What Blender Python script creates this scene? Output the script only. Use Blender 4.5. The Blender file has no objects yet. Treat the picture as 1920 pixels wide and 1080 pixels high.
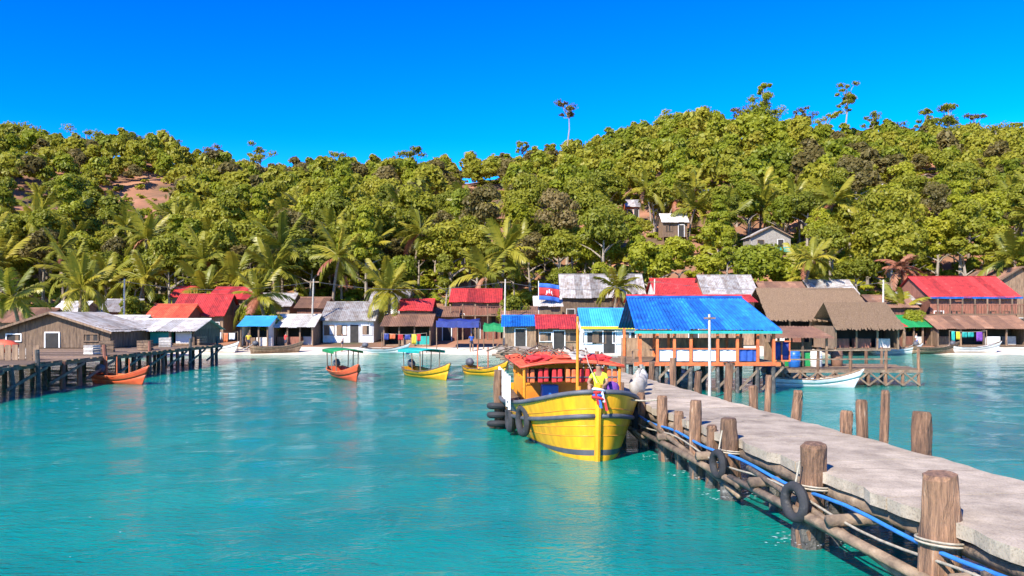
import bpy, math, random
import numpy as np
from mathutils import Vector, Matrix
random.seed(7); rng = np.random.default_rng(7)
SC = bpy.context.scene; COL = SC.collection
F = 1493.3; CH = 3.6; HY = 590.0          # focal length in photo pixels, eye height, horizon row
R = math.radians

# ---------------------------------------------------------------- camera, sky, sun, exposure
cd = bpy.data.cameras.new('camera'); cam = bpy.data.objects.new('camera', cd); COL.objects.link(cam)
cam.location = (0, 0, CH); cam.rotation_euler = (R(90), 0, 0)
cd.lens = 28; cd.sensor_width = 36; cd.shift_y = 50/1920; cd.clip_end = 3000; cd.clip_start = .1
SC.camera = cam
SUN = Vector((-.50, -.74, .74)).normalized()
W = bpy.data.worlds.new('World'); SC.world = W; W.use_nodes = True
nt = W.node_tree; nt.nodes.clear()
sky = nt.nodes.new('ShaderNodeTexSky'); sky.sky_type = 'NISHITA'; sky.sun_disc = False
sky.sun_elevation = math.asin(SUN.z); sky.sun_rotation = math.atan2(SUN.x, SUN.y)
sky.altitude = 0; sky.air_density = 1.15; sky.dust_density = 0.0; sky.ozone_density = 6.0
hs = nt.nodes.new('ShaderNodeHueSaturation'); hs.inputs['Saturation'].default_value = 1.5; hs.inputs['Hue'].default_value = .497
gm = nt.nodes.new('ShaderNodeGamma'); gm.inputs['Gamma'].default_value = 1.75
bg = nt.nodes.new('ShaderNodeBackground'); bg.inputs['Strength'].default_value = .05 * .9
wo = nt.nodes.new('ShaderNodeOutputWorld')
nt.links.new(sky.outputs[0], hs.inputs['Color']); nt.links.new(hs.outputs[0], gm.inputs[0]); nt.links.new(gm.outputs[0], bg.inputs[0]); nt.links.new(bg.outputs[0], wo.inputs[0])
sl = bpy.data.lights.new('sun', 'SUN'); sl.energy = 4.9; sl.angle = R(.5); sl.color = (1, .94, .84)
so = bpy.data.objects.new('sun', sl); COL.objects.link(so); so.rotation_euler = SUN.to_track_quat('Z', 'Y').to_euler()
so.location = (0, 0, 60)
SC.view_settings.view_transform = 'Standard'; SC.view_settings.look = 'None'
SC.view_settings.gamma = 1; SC.view_settings.exposure = 1.0
SC.cycles.max_bounces = 6; SC.cycles.transparent_max_bounces = 6

# ---------------------------------------------------------------- materials
MATS = {}
def nodes(m):
    m.use_nodes = True; t = m.node_tree; return t, t.nodes, t.links, t.nodes['Principled BSDF']
def ramp(N, stops):
    r = N.new('ShaderNodeValToRGB'); e = r.color_ramp.elements
    while len(e) < len(stops): e.new(.5)
    for k, (p, c) in enumerate(stops): e[k].position = p; e[k].color = (*c, 1)
    return r
def mat(name, c1, c2=None, scale=3, rough=.7, bump=.2, stretch=(1, 1, 1), c3=None, metal=0, rnd=.12, coat=0, detail=6):
    if name in MATS: return MATS[name]
    m = bpy.data.materials.new(name); t, N, L, P = nodes(m)
    c2 = c2 or tuple(x*.75 for x in c1)
    tc = N.new('ShaderNodeTexCoord'); mp = N.new('ShaderNodeMapping'); mp.inputs['Scale'].default_value = stretch
    L.new(tc.outputs['Object'], mp.inputs[0])
    oi = N.new('ShaderNodeObjectInfo')
    ad = N.new('ShaderNodeVectorMath'); L.new(mp.outputs[0], ad.inputs[0])
    vm = N.new('ShaderNodeMath'); vm.operation = 'MULTIPLY'; vm.inputs[1].default_value = 37; L.new(oi.outputs['Random'], vm.inputs[0]); L.new(vm.outputs[0], ad.inputs[1])
    n = N.new('ShaderNodeTexNoise'); n.inputs['Scale'].default_value = scale; n.inputs['Detail'].default_value = detail; n.inputs['Roughness'].default_value = .62
    L.new(ad.outputs[0], n.inputs['Vector'])
    st = [(.3, c2), (.62, c1)] + ([(.74, c3)] if c3 else [])
    r = ramp(N, st); L.new(n.outputs[0], r.inputs[0])
    h = N.new('ShaderNodeHueSaturation'); L.new(r.outputs[0], h.inputs['Color'])
    mr = N.new('ShaderNodeMapRange'); mr.inputs[3].default_value = 1-rnd*1.6; mr.inputs[4].default_value = 1+rnd
    L.new(oi.outputs['Random'], mr.inputs[0]); L.new(mr.outputs[0], h.inputs['Value'])
    L.new(h.outputs[0], P.inputs['Base Color'])
    P.inputs['Roughness'].default_value = rough; P.inputs['Metallic'].default_value = metal
    if coat: P.inputs['Coat Weight'].default_value = coat
    if bump:
        n2 = N.new('ShaderNodeTexNoise'); n2.inputs['Scale'].default_value = scale*4; n2.inputs['Detail'].default_value = 4
        L.new(ad.outputs[0], n2.inputs['Vector'])
        b = N.new('ShaderNodeBump'); b.inputs['Strength'].default_value = bump; b.inputs['Distance'].default_value = .03
        L.new(n2.outputs[0], b.inputs['Height']); L.new(b.outputs[0], P.inputs['Normal'])
    MATS[name] = m; return m
def leafmat(name, cols, trans=.5, nscale=.35, rough=.5):
    m = bpy.data.materials.new(name); t, N, L, P = nodes(m)
    g = N.new('ShaderNodeNewGeometry'); oi = N.new('ShaderNodeObjectInfo')
    n1 = N.new('ShaderNodeTexNoise'); n1.inputs['Scale'].default_value = .045; n1.inputs['Detail'].default_value = 2
    n2 = N.new('ShaderNodeTexNoise'); n2.inputs['Scale'].default_value = nscale; n2.inputs['Detail'].default_value = 3
    L.new(g.outputs['Position'], n1.inputs['Vector']); L.new(g.outputs['Position'], n2.inputs['Vector'])
    a = N.new('ShaderNodeMath'); a.operation = 'MULTIPLY_ADD'; a.inputs[1].default_value = .45; L.new(oi.outputs['Random'], a.inputs[0]); L.new(n1.outputs[0], a.inputs[2])
    b = N.new('ShaderNodeMath'); b.operation = 'MULTIPLY_ADD'; b.inputs[1].default_value = .55; L.new(n2.outputs[0], b.inputs[0]); L.new(a.outputs[0], b.inputs[2])
    s = N.new('ShaderNodeMapRange'); s.inputs[1].default_value = .55; s.inputs[2].default_value = 1.5; L.new(b.outputs[0], s.inputs[0])
    k = len(cols); r = ramp(N, [(i/(k-1), c) for i, c in enumerate(cols)]); L.new(s.outputs[0], r.inputs[0])
    L.new(r.outputs[0], P.inputs['Base Color']); P.inputs['Roughness'].default_value = rough; P.inputs['Specular IOR Level'].default_value = .3
    tr = N.new('ShaderNodeBsdfTranslucent'); L.new(r.outputs[0], tr.inputs[0])
    mx = N.new('ShaderNodeMixShader'); mx.inputs[0].default_value = trans
    L.new(P.outputs[0], mx.inputs[1]); L.new(tr.outputs[0], mx.inputs[2]); L.new(mx.outputs[0], N['Material Output'].inputs[0])
    MATS[name] = m; return m

GRAIN = (6, 6, .6)
M = {}
M['post'] = mat('weathered_post', (.30, .16, .085), (.06, .034, .022), 4.5, .9, 1.0, (4, 4, .35), c3=(.42, .33, .24), rnd=.22, detail=10)
M['beam'] = mat('weathered_log', (.26, .18, .11), (.09, .06, .04), 1.6, .85, .8, (2, 2, 2), c3=(.36, .28, .2))
M['wetpost'] = mat('barnacled_timber', (.10, .09, .075), (.025, .022, .02), 6, .7, 1.0, c3=(.30, .29, .26))
M['deck'] = mat('sunbleached_concrete', (.50, .405, .29), (.27, .21, .145), 1.7, .9, .6, c3=(.57, .475, .355), rnd=.12, detail=12)
M['plank'] = mat('grey_brown_planks', (.26, .165, .095), (.11, .068, .042), 2.2, .85, .5, (3, 3, .7), c3=(.30, .23, .17), rnd=.3)
M['plankred'] = mat('red_brown_planks', (.26, .10, .06), (.13, .05, .03), 2.2, .8, .4, (3, 3, .7), rnd=.25)
M['white'] = mat('chalky_white_paint', (.74, .72, .68), (.55, .52, .47), 1.2, .7, .15)
M['dark'] = mat('painted_interior_shade', (.04, .035, .03), (.02, .018, .016), 2, .9, 0)  # near-black colour stands in for the shade inside openings
M['orange'] = mat('orange_painted_timber', (.72, .17, .04), (.42, .09, .03), 4, .6, .3, rnd=.15)
M['tin'] = mat('grey_tin_roof', (.42, .40, .37), (.20, .14, .10), 1.8, .5, .25, c3=(.54, .52, .5), metal=.2, rnd=.25, detail=10)
M['whiteroof'] = mat('whitened_tin_roof', (.66, .62, .56), (.36, .29, .22), 1.8, .6, .25, c3=(.72, .7, .66), rnd=.22, detail=10)
M['rust'] = mat('rusty_tin_roof', (.26, .13, .07), (.14, .07, .045), 1.3, .75, .3, c3=(.33, .24, .18), rnd=.25)
M['bluet'] = mat('blue_painted_roof', (.014, .16, .58), (.012, .06, .24), 2.6, .42, .2, (1, 1, .5), c3=(.07, .28, .70), rnd=.24, detail=10)
M['lblue'] = mat('light_blue_roof', (.05, .36, .72), (.03, .24, .58), 1.2, .5, .15, rnd=.15)
M['red'] = mat('red_painted_roof', (.52, .035, .03), (.22, .02, .018), 2.4, .6, .25, (1, 1, .5), c3=(.58, .16, .11), rnd=.3, detail=10)
M['orred'] = mat('orange_red_canopy', (.66, .11, .045), (.40, .05, .025), 2.0, .6, .2, c3=(.72, .25, .12), rnd=.12)
M['teal'] = mat('teal_paint', (.02, .36, .30), (.015, .24, .2), 2, .5, .15)
M['green'] = mat('green_tarpaulin', (.012, .26, .07), (.008, .16, .045), 2, .55, .2)
M['navy'] = mat('navy_tarpaulin', (.02, .035, .2), (.012, .02, .11), 2, .6, .3)
M['yellowp'] = mat('yellow_fascia_paint', (.72, .55, .02), (.5, .36, .02), 2, .55, .2)
M['thatch'] = mat('dry_palm_thatch', (.25, .16, .09), (.11, .065, .036), 3, .95, .6, (4, 4, 1), c3=(.36, .25, .15))
M['hull'] = mat('yellow_hull_paint', (.80, .40, .008), (.55, .24, .010), 1.6, .45, .15, c3=(.80, .50, .03), rnd=.05, stretch=(2.2, 2.2, .45), detail=12)
M['band'] = mat('charcoal_bulwark_paint', (.10, .10, .11), (.05, .05, .055), 2, .6, .2)
M['cab'] = mat('orange_yellow_cabin_paint', (.76, .30, .015), (.58, .19, .01), 1.5, .5, .12, rnd=.08)
M['rubber'] = mat('black_tyre_rubber', (.03, .03, .032), (.015, .015, .016), 5, .85, .3, c3=(.10, .09, .085))
M['rope'] = mat('pale_rope', (.46, .40, .3), (.28, .23, .16), 14, .9, .4)
M['pipe'] = mat('blue_plastic_pipe', (.04, .22, .58), (.02, .13, .4), 3, .5, .1)
M['sack'] = mat('pale_woven_sack', (.55, .5, .43), (.36, .31, .25), 5, .9, .4, rnd=.3)
M['skin'] = mat('brown_skin', (.30, .16, .09), (.24, .125, .07), 4, .6, 0)
M['shirt'] = mat('yellow_green_shirt', (.52, .62, .02), (.40, .48, .015), 5, .8, .2)
M['shorts'] = mat('dark_shorts', (.03, .035, .06), (.02, .02, .035), 5, .8, .2)
M['hair'] = mat('black_hair', (.012, .01, .009), (.006, .005, .005), 20, .5, .3)
M['purple'] = mat('purple_cloth', (.20, .06, .34), (.12, .03, .22), 5, .85, .3)
M['cloth_red'] = mat('red_cloth', (.62, .03, .03), (.4, .02, .02), 6, .8, .3, rnd=.2)
M['cloth_blue'] = mat('blue_cloth', (.03, .13, .55), (.02, .08, .36), 6, .8, .3, rnd=.2)
M['cloth_white'] = mat('white_cloth', (.72, .72, .74), (.55, .55, .6), 4, .8, .3, rnd=.15)
M['bark'] = mat('pale_bark', (.34, .28, .21), (.18, .14, .10), 2, .9, .5, (3, 3, .6))
M['ptrunk'] = mat('palm_trunk_bark', (.28, .21, .14), (.14, .10, .065), 3, .9, .6, (1, 1, 4))
M['plastic_blue'] = mat('blue_barrel_plastic', (.02, .16, .52), (.015, .11, .38), 3, .4, .05)
M['redhull'] = mat('vermilion_hull_paint', (.66, .10, .03), (.45, .06, .02), 1.5, .5, .15)
M['leafA'] = leafmat('hill_foliage', [(.14, .16, .016), (.23, .24, .02), (.34, .32, .028), (.43, .37, .045)])
M['leafB'] = leafmat('bright_foliage', [(.17, .20, .015), (.27, .295, .02), (.37, .365, .026), (.45, .39, .035)])
M['leafC'] = leafmat('olive_dry_foliage', [(.10, .085, .025), (.16, .13, .035), (.22, .17, .05), (.28, .20, .075)])
M['palm'] = leafmat('palm_foliage', [(.09, .11, .014), (.20, .20, .02), (.34, .29, .028), (.47, .35, .04)], trans=.35, nscale=.5, rough=.4)
M['deadpalm'] = leafmat('dead_palm_foliage', [(.20, .06, .03), (.30, .10, .05), (.36, .17, .09), (.42, .24, .14)], trans=.2, nscale=.6)

def crack(m, sc=.33):
    t, N, L, P = nodes(m); lk = P.inputs['Base Color'].links[0]; src = lk.from_socket
    tc = N.new('ShaderNodeNewGeometry'); nz = N.new('ShaderNodeTexNoise'); nz.inputs['Scale'].default_value = 2.2; L.new(tc.outputs['Position'], nz.inputs['Vector'])
    mxv = N.new('ShaderNodeMix'); mxv.data_type = 'RGBA'; mxv.inputs[0].default_value = .35; L.new(tc.outputs['Position'], mxv.inputs[6]); L.new(nz.outputs['Color'], mxv.inputs[7])
    v = N.new('ShaderNodeTexVoronoi'); v.feature = 'DISTANCE_TO_EDGE'; v.inputs['Scale'].default_value = sc; L.new(mxv.outputs[2], v.inputs['Vector'])
    r = ramp(N, [(0, (.5, .48, .45)), (.006, (1, 1, 1))]); L.new(v.outputs[0], r.inputs[0])
    n2 = N.new('ShaderNodeTexNoise'); n2.inputs['Scale'].default_value = 38; n2.inputs['Detail'].default_value = 3; L.new(tc.outputs['Position'], n2.inputs['Vector'])
    r2 = ramp(N, [(.28, (.62, .6, .57)), (.5, (1, 1, 1))]); L.new(n2.outputs[0], r2.inputs[0])
    a = N.new('ShaderNodeMix'); a.data_type = 'RGBA'; a.blend_type = 'MULTIPLY'; a.inputs[0].default_value = 1; L.new(src, a.inputs[6]); L.new(r.outputs[0], a.inputs[7])
    b = N.new('ShaderNodeMix'); b.data_type = 'RGBA'; b.blend_type = 'MULTIPLY'; b.inputs[0].default_value = 1; L.new(a.outputs[2], b.inputs[6]); L.new(r2.outputs[0], b.inputs[7]); L.new(b.outputs[2], P.inputs['Base Color'])
crack(M['deck'])
# ---------------------------------------------------------------- mesh helpers
def prop(o, label=None, cat=None, group=None, kind=None):
    if label: o['label'] = label
    if cat: o['category'] = cat
    if group: o['group'] = group
    if kind: o['kind'] = kind
    return o
def thing(name, label, cat, loc=(0, 0, 0), rz=0, group=None):
    o = bpy.data.objects.new(name, None); COL.objects.link(o); o.empty_display_size = .2
    o.location = loc; o.rotation_euler = (0, 0, rz); return prop(o, label, cat, group)
def link(name, me, parent=None):
    o = bpy.data.objects.new(name, me); COL.objects.link(o); o.parent = parent; return o
class MB:
    def __init__(s): s.v = []; s.f = []
    def add(s, vs, fs):
        b = len(s.v); s.v += [tuple(x) for x in vs]; s.f += [tuple(b+i for i in f) for f in fs]; return s
    def box(s, c, d, rz=0, rot=None, taper=1):
        hx, hy, hz = d[0]/2, d[1]/2, d[2]/2
        m = rot or Matrix.Rotation(rz, 3, 'Z'); c = Vector(c)
        vs = [c + m @ Vector((x*hx*(taper if z > 0 else 1), y*hy*(taper if z > 0 else 1), z*hz)) for z in (-1, 1) for y in (-1, 1) for x in (-1, 1)]
        return s.add(vs, [(0, 2, 3, 1), (4, 5, 7, 6), (0, 1, 5, 4), (2, 6, 7, 3), (0, 4, 6, 2), (1, 3, 7, 5)])
    def beam(s, a, b, w, h):
        a, b = Vector(a), Vector(b); d = b-a; q = d.to_track_quat('X', 'Z').to_matrix()
        return s.box((a+b)/2, (d.length, w, h), rot=q)
    def tube(s, pts, rad, n=8, jit=0, cap=True):
        pts = [Vector(p) for p in pts]; k = len(pts)
        if not hasattr(rad, '__len__'): rad = [rad]*k
        b = len(s.v); ref = Vector((.31, .2, .93))
        for i, p in enumerate(pts):
            d = (pts[min(i+1, k-1)] - pts[max(i-1, 0)]).normalized()
            u = d.cross(ref if abs(d.dot(ref)) < .95 else Vector((1, 0, 0))).normalized(); w = d.cross(u)
            for j in range(n):
                a = 2*math.pi*j/n; r = rad[i]*(1+random.uniform(-jit, jit))
                s.v.append(tuple(p + u*(r*math.cos(a)) + w*(r*math.sin(a))))
        for i in range(k-1):
            for j in range(n):
                s.f.append((b+i*n+j, b+i*n+(j+1) % n, b+(i+1)*n+(j+1) % n, b+(i+1)*n+j))
        if cap: s.f.append(tuple(b+j for j in reversed(range(n)))); s.f.append(tuple(b+(k-1)*n+j for j in range(n)))
        return s
    def grid(s, P):                                   # P: rows of points
        h, w = len(P), len(P[0]); b = len(s.v)
        for r in P: s.v += [tuple(x) for x in r]
        for i in range(h-1):
            for j in range(w-1): s.f.append((b+i*w+j, b+i*w+j+1, b+(i+1)*w+j+1, b+(i+1)*w+j))
        return s
    def torus(s, c, Rr, r, ax, n=20, m=8):
        q = Vector(ax).to_track_quat('Z', 'Y').to_matrix(); c = Vector(c); P = []
        for i in range(n+1):
            a = 2*math.pi*i/n
            P.append([c + q @ Vector(((Rr+r*math.cos(2*math.pi*j/m))*math.cos(a), (Rr+r*math.cos(2*math.pi*j/m))*math.sin(a), r*math.sin(2*math.pi*j/m))) for j in range(m+1)])
        return s.grid(P)
    def blob(s, c, d, n=8, m=6, jit=.12):
        P = []
        for i in range(m+1):
            th = math.pi*i/m; row = []
            for j in range(n):
                a = 2*math.pi*j/n; k = 1+random.uniform(-jit, jit) if 0 < i < m else 1
                row.append((c[0]+d[0]*math.sin(th)*math.cos(a)*k, c[1]+d[1]*math.sin(th)*math.sin(a)*k, c[2]+d[2]*math.cos(th)*k))
            P.append(row+[row[0]])
        return s.grid(P)
    def mesh(s, name, mt, smooth=False):
        me = bpy.data.meshes.new(name); me.from_pydata(s.v, [], s.f); me.materials.append(mt)
        if smooth: me.polygons.foreach_set('use_smooth', [True]*len(me.polygons))
        me.update(); return me
    def build(s, name, mt, parent=None, smooth=False, bevel=0, solid=0, label=None):
        o = link(name, s.mesh(name, mt, smooth), parent)
        if solid: md = o.modifiers.new('thickness', 'SOLIDIFY'); md.thickness = solid; md.offset = 0
        if bevel: md = o.modifiers.new('soft_edge', 'BEVEL'); md.width = bevel; md.segments = 2; md.limit_method = 'ANGLE'
        if label: o['label'] = label
        return o
def quads(name, V, mt):                               # V: (n,4,3) numpy
    n = len(V); me = bpy.data.meshes.new(name)
    me.vertices.add(n*4); me.vertices.foreach_set('co', V.reshape(-1).astype(np.float32))
    me.loops.add(n*4); me.loops.foreach_set('vertex_index', np.arange(n*4, dtype=np.int32))
    me.polygons.add(n); me.polygons.foreach_set('loop_start', np.arange(0, n*4, 4, dtype=np.int32))
    me.materials.append(mt); me.update(calc_edges=True); return me
def leafquads(C, Nn, S, asp=.62):
    n = len(C); Nn = Nn/np.linalg.norm(Nn, axis=1, keepdims=True)
    t = rng.normal(size=(n, 3)); u = np.cross(Nn, t); u /= np.linalg.norm(u, axis=1, keepdims=True); w = np.cross(Nn, u)
    S = S[:, None]; bend = Nn*S*.22
    return np.stack([C-u*S, C-w*S*asp-bend*.5+u*S*.1, C+u*S-bend, C+w*S*asp-bend*.5+u*S*.1], 1)
def P3(px, py, d): return Vector(((px-960)/F*d, d, CH-(py-HY)/F*d))
def dup(o, parent=None):
    c = o.copy(); COL.objects.link(c); c.parent = parent
    for ch in list(o.children): dup(ch, c)
    return c

# ---------------------------------------------------------------- terrain
RIDGE = 262.0
SKY_T = [(-400, 250), (0, 238), (130, 250), (280, 258), (340, 285), (430, 300), (520, 318), (640, 312), (760, 300), (880, 312), (980, 292), (1080, 280), (1150, 245), (1250, 218), (1400, 222), (1480, 262), (1600, 252), (1760, 240), (1860, 250), (1920, 262), (2400, 300)]
sx = np.array([(p-960)/F*RIDGE for p, _ in SKY_T]); sz = np.array([CH+(HY-(y+40))/F*RIDGE for _, y in SKY_T])
def hnoise(X, Y):
    return 1.6*np.sin(X*.061+1.3)*np.sin(Y*.053+.4)+.9*np.sin(X*.13+Y*.09)+.5*np.sin(X*.27-Y*.21+2)
def ground(X, Y):
    X = np.asarray(X, float); Y = np.asarray(Y, float)
    zr = np.interp(X, sx, sz)
    t = np.clip((Y-94)/(RIDGE-94), 0, 1.0)
    hill = 1.7 + (zr-1.7)*(t**.88) + hnoise(X, Y)*np.clip(t*5, 0, 1)
    back = np.clip(Y-RIDGE, 0, 400)*.28
    shore = np.interp(Y, [40, 66, 71.5, 76, 94], [-3.2, -.9, .06, .55, 1.7])
    wob = .25*np.sin(X*.11)+.15*np.sin(X*.29+1)
    return np.where(Y < 94, shore+wob*np.clip((78-Y)/8, 0, 1)*np.clip((Y-60)/8, 0, 1), hill-back)
ys = np.concatenate([np.linspace(76.0, 94, 10), np.linspace(97, RIDGE, 60), np.linspace(270, 420, 8)])
xs = np.linspace(-330, 330, 170)
XX, YY = np.meshgrid(xs, ys); ZZ = ground(XX, YY)
ms = bpy.data.materials.new('forest_floor'); t, N, L, Pb = nodes(ms)
g = N.new('ShaderNodeNewGeometry'); n1 = N.new('ShaderNodeTexNoise'); n1.inputs['Scale'].default_value = .09; n1.inputs['Detail'].default_value = 8
L.new(g.outputs['Position'], n1.inputs['Vector'])
rr = ramp(N, [(.30, (.07, .06, .02)), (.42, (.20, .10, .05)), (.56, (.32, .14, .07)), (.7, (.40, .21, .12))]); L.new(n1.outputs[0], rr.inputs[0]); L.new(rr.outputs[0], Pb.inputs[0])
Pb.inputs['Roughness'].default_value = .95
prop(MB().grid([list(zip(XX[i], YY[i], ZZ[i])) for i in range(len(ys))]).build('hillside_ground', ms, smooth=True), 'wooded hillside ground with patches of red-brown soil', None, None, 'structure')
yb = np.linspace(44, 76.0, 34); xb = np.linspace(-330, 330, 170)
XX, YY = np.meshgrid(xb, yb); ZZ = ground(XX, YY)
msand = bpy.data.materials.new('pale_beach_sand'); t, N, L, Pb = nodes(msand)
g = N.new('ShaderNodeNewGeometry'); n1 = N.new('ShaderNodeTexNoise'); n1.inputs['Scale'].default_value = .5; n1.inputs['Detail'].default_value = 8
L.new(g.outputs['Position'], n1.inputs['Vector']); rr = ramp(N, [(.35, (.46, .38, .29)), (.6, (.66, .57, .45))]); L.new(n1.outputs[0], rr.inputs[0]); L.new(rr.outputs[0], Pb.inputs[0]); Pb.inputs['Roughness'].default_value = .95
prop(MB().grid([list(zip(XX[i], YY[i], ZZ[i])) for i in range(len(yb))]).build('beach', msand, smooth=True), 'pale sandy beach below the village', None, None, 'structure')

# ---------------------------------------------------------------- water
mw = bpy.data.materials.new('turquoise_sea_water'); t, N, L, Pb = nodes(mw)
g = N.new('ShaderNodeNewGeometry')
nA = N.new('ShaderNodeTexNoise'); nA.inputs['Scale'].default_value = .16; nA.inputs['Detail'].default_value = 4; L.new(g.outputs['Position'], nA.inputs['Vector'])
sep = N.new('ShaderNodeSeparateXYZ'); L.new(g.outputs['Position'], sep.inputs[0])
mr = N.new('ShaderNodeMapRange'); mr.inputs[1].default_value = 56; mr.inputs[2].default_value = 72; L.new(sep.outputs[1], mr.inputs[0])
deep = ramp(N, [(.3, (.0, .14, .118)), (.52, (.001, .195, .155)), (.75, (.004, .24, .178))]); L.new(nA.outputs[0], deep.inputs[0])
mx = N.new('ShaderNodeMix'); mx.data_type = 'RGBA'; mx.inputs[7].default_value = (.09, .30, .215, 1)
L.new(mr.outputs[0], mx.inputs[0]); L.new(deep.outputs[0], mx.inputs[6]); L.new(mx.outputs[2], Pb.inputs[0])
Pb.inputs['Roughness'].default_value = .05; Pb.inputs['IOR'].default_value = 1.33
prev = None
for sc_, stx, dist, strg in ((1.1, (1, 2.0, 1), .07, .35), (2.6, (1, 2.3, 1), .045, .8), (9.0, (1, 1.9, 1), .016, 1.0)):
    mp = N.new('ShaderNodeMapping'); mp.inputs['Scale'].default_value = stx; mp.inputs['Rotation'].default_value = (0, 0, R(12)); L.new(g.outputs['Position'], mp.inputs[0])
    nn = N.new('ShaderNodeTexNoise'); nn.inputs['Scale'].default_value = sc_; nn.inputs['Detail'].default_value = 3; nn.inputs['Distortion'].default_value = .9
    L.new(mp.outputs[0], nn.inputs['Vector'])
    b = N.new('ShaderNodeBump'); b.inputs['Strength'].default_value = strg; b.inputs['Distance'].default_value = dist
    L.new(nn.outputs[0], b.inputs['Height'])
    if prev: L.new(prev.outputs[0], b.inputs['Normal'])
    prev = b
L.new(prev.outputs[0], Pb.inputs['Normal'])
wy = np.concatenate([np.linspace(-60, 4, 10), np.linspace(5, 40, 150), np.linspace(40.6, 90, 60)]); wx = np.concatenate([np.linspace(-330, -32, 25), np.linspace(-30, 30, 170), np.linspace(32, 330, 25)])
XX, YY = np.meshgrid(wx, wy)
amp = .012*np.clip((74-YY)/20, 0, 1)*np.clip((40-np.abs(XX))/10, 0, 1)
ZZ = amp*(np.sin(XX*1.1+YY*2.0+.7*np.sin(YY*.6))+.6*np.sin(-XX*1.7+YY*2.7+1)+.5*np.sin(XX*2.9+YY*1.3+2.1))
prop(MB().grid([list(zip(XX[i], YY[i], ZZ[i])) for i in range(len(wy))]).build('sea_water', mw, smooth=True), 'rippled turquoise sea water', None, None, 'structure')

# ---------------------------------------------------------------- roofs and houses
def sheet_plane(parent, A, B, C, D, mt, w=.9, pitch=.18, amp=.022, name='roof_sheet', over=.012):
    A, B, C, D = map(Vector, (A, B, C, D)); L_ = max((B-A).length, (C-D).length); n = max(1, round(L_/w)); nm = (B-A).cross(D-A).normalized()
    if nm.z < 0: nm = -nm
    for i in range(n):
        u0, u1 = i/n, (i+1)/n+.02/n; k = max(4, int(round(L_/n/pitch))*2); lift = nm*(over*(i % 2)) + nm*random.uniform(0, .012); slip = random.uniform(-.03, .03)
        P = []
        for v in (0.0, .5, 1.0):
            row = []
            for j in range(k+1):
                u = u0+(u1-u0)*j/k; a = A.lerp(B, min(u, 1)); d = D.lerp(C, min(u, 1))
                row.append(a.lerp(d, v*(1-slip)+slip) + lift + nm*(amp*(1 if j % 2 else -1)))
            P.append(row)
        MB().grid(P).build(name, mt, parent, solid=.01)
def boards(parent, A, B, h, mt, w=.22, name='wall', vertical=True, gable=0):
    A, B = Vector(A), Vector(B); d = B-A; Ln = d.length; d.normalize(); nrm = Vector((d.y, -d.x, 0)); b = MB()
    q = d.to_track_quat('X', 'Z').to_matrix()
    if vertical:
        n = max(2, round(Ln/w))
        for i in range(n):
            m = (i+.5)/n; hh = h + gable*(1-abs(2*m-1)) + random.uniform(-.015, .015)
            b.box(A + d*(Ln*m) + nrm*random.uniform(0, .025) + Vector((0, 0, hh/2)), (Ln/n*.96, .03, hh), rot=q)
    else:
        n = max(2, round(h/w))
        for i in range(n): b.box(A + d*(Ln/2) + nrm*random.uniform(0, .02) + Vector((0, 0, (i+.5)*h/n)), (Ln, .035, h/n*.94), rot=q)
    return b.build(name, mt, parent)
def window(parent, x, y, z, w, h, fm, shutter=None, name='window'):
    f = MB(); t_ = .07
    f.box((x, y, z+h/2), (w+t_*2, .08, t_)).box((x, y, z-h/2), (w+t_*2, .12, t_)).box((x-w/2-t_/2, y, z), (t_, .08, h-t_)).box((x+w/2+t_/2, y, z), (t_, .08, h-t_))
    o = f.build(name, fm, parent); MB().box((x, y+.03, z), (w, .02, h-t_)).build('pane', M['dark'], o)  # dark sheet paints the shade of the room behind
    if shutter: MB().box((x-w*.27, y-.045, z), (w*.5, .03, h*.95)).build('shutter', shutter, o)
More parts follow.
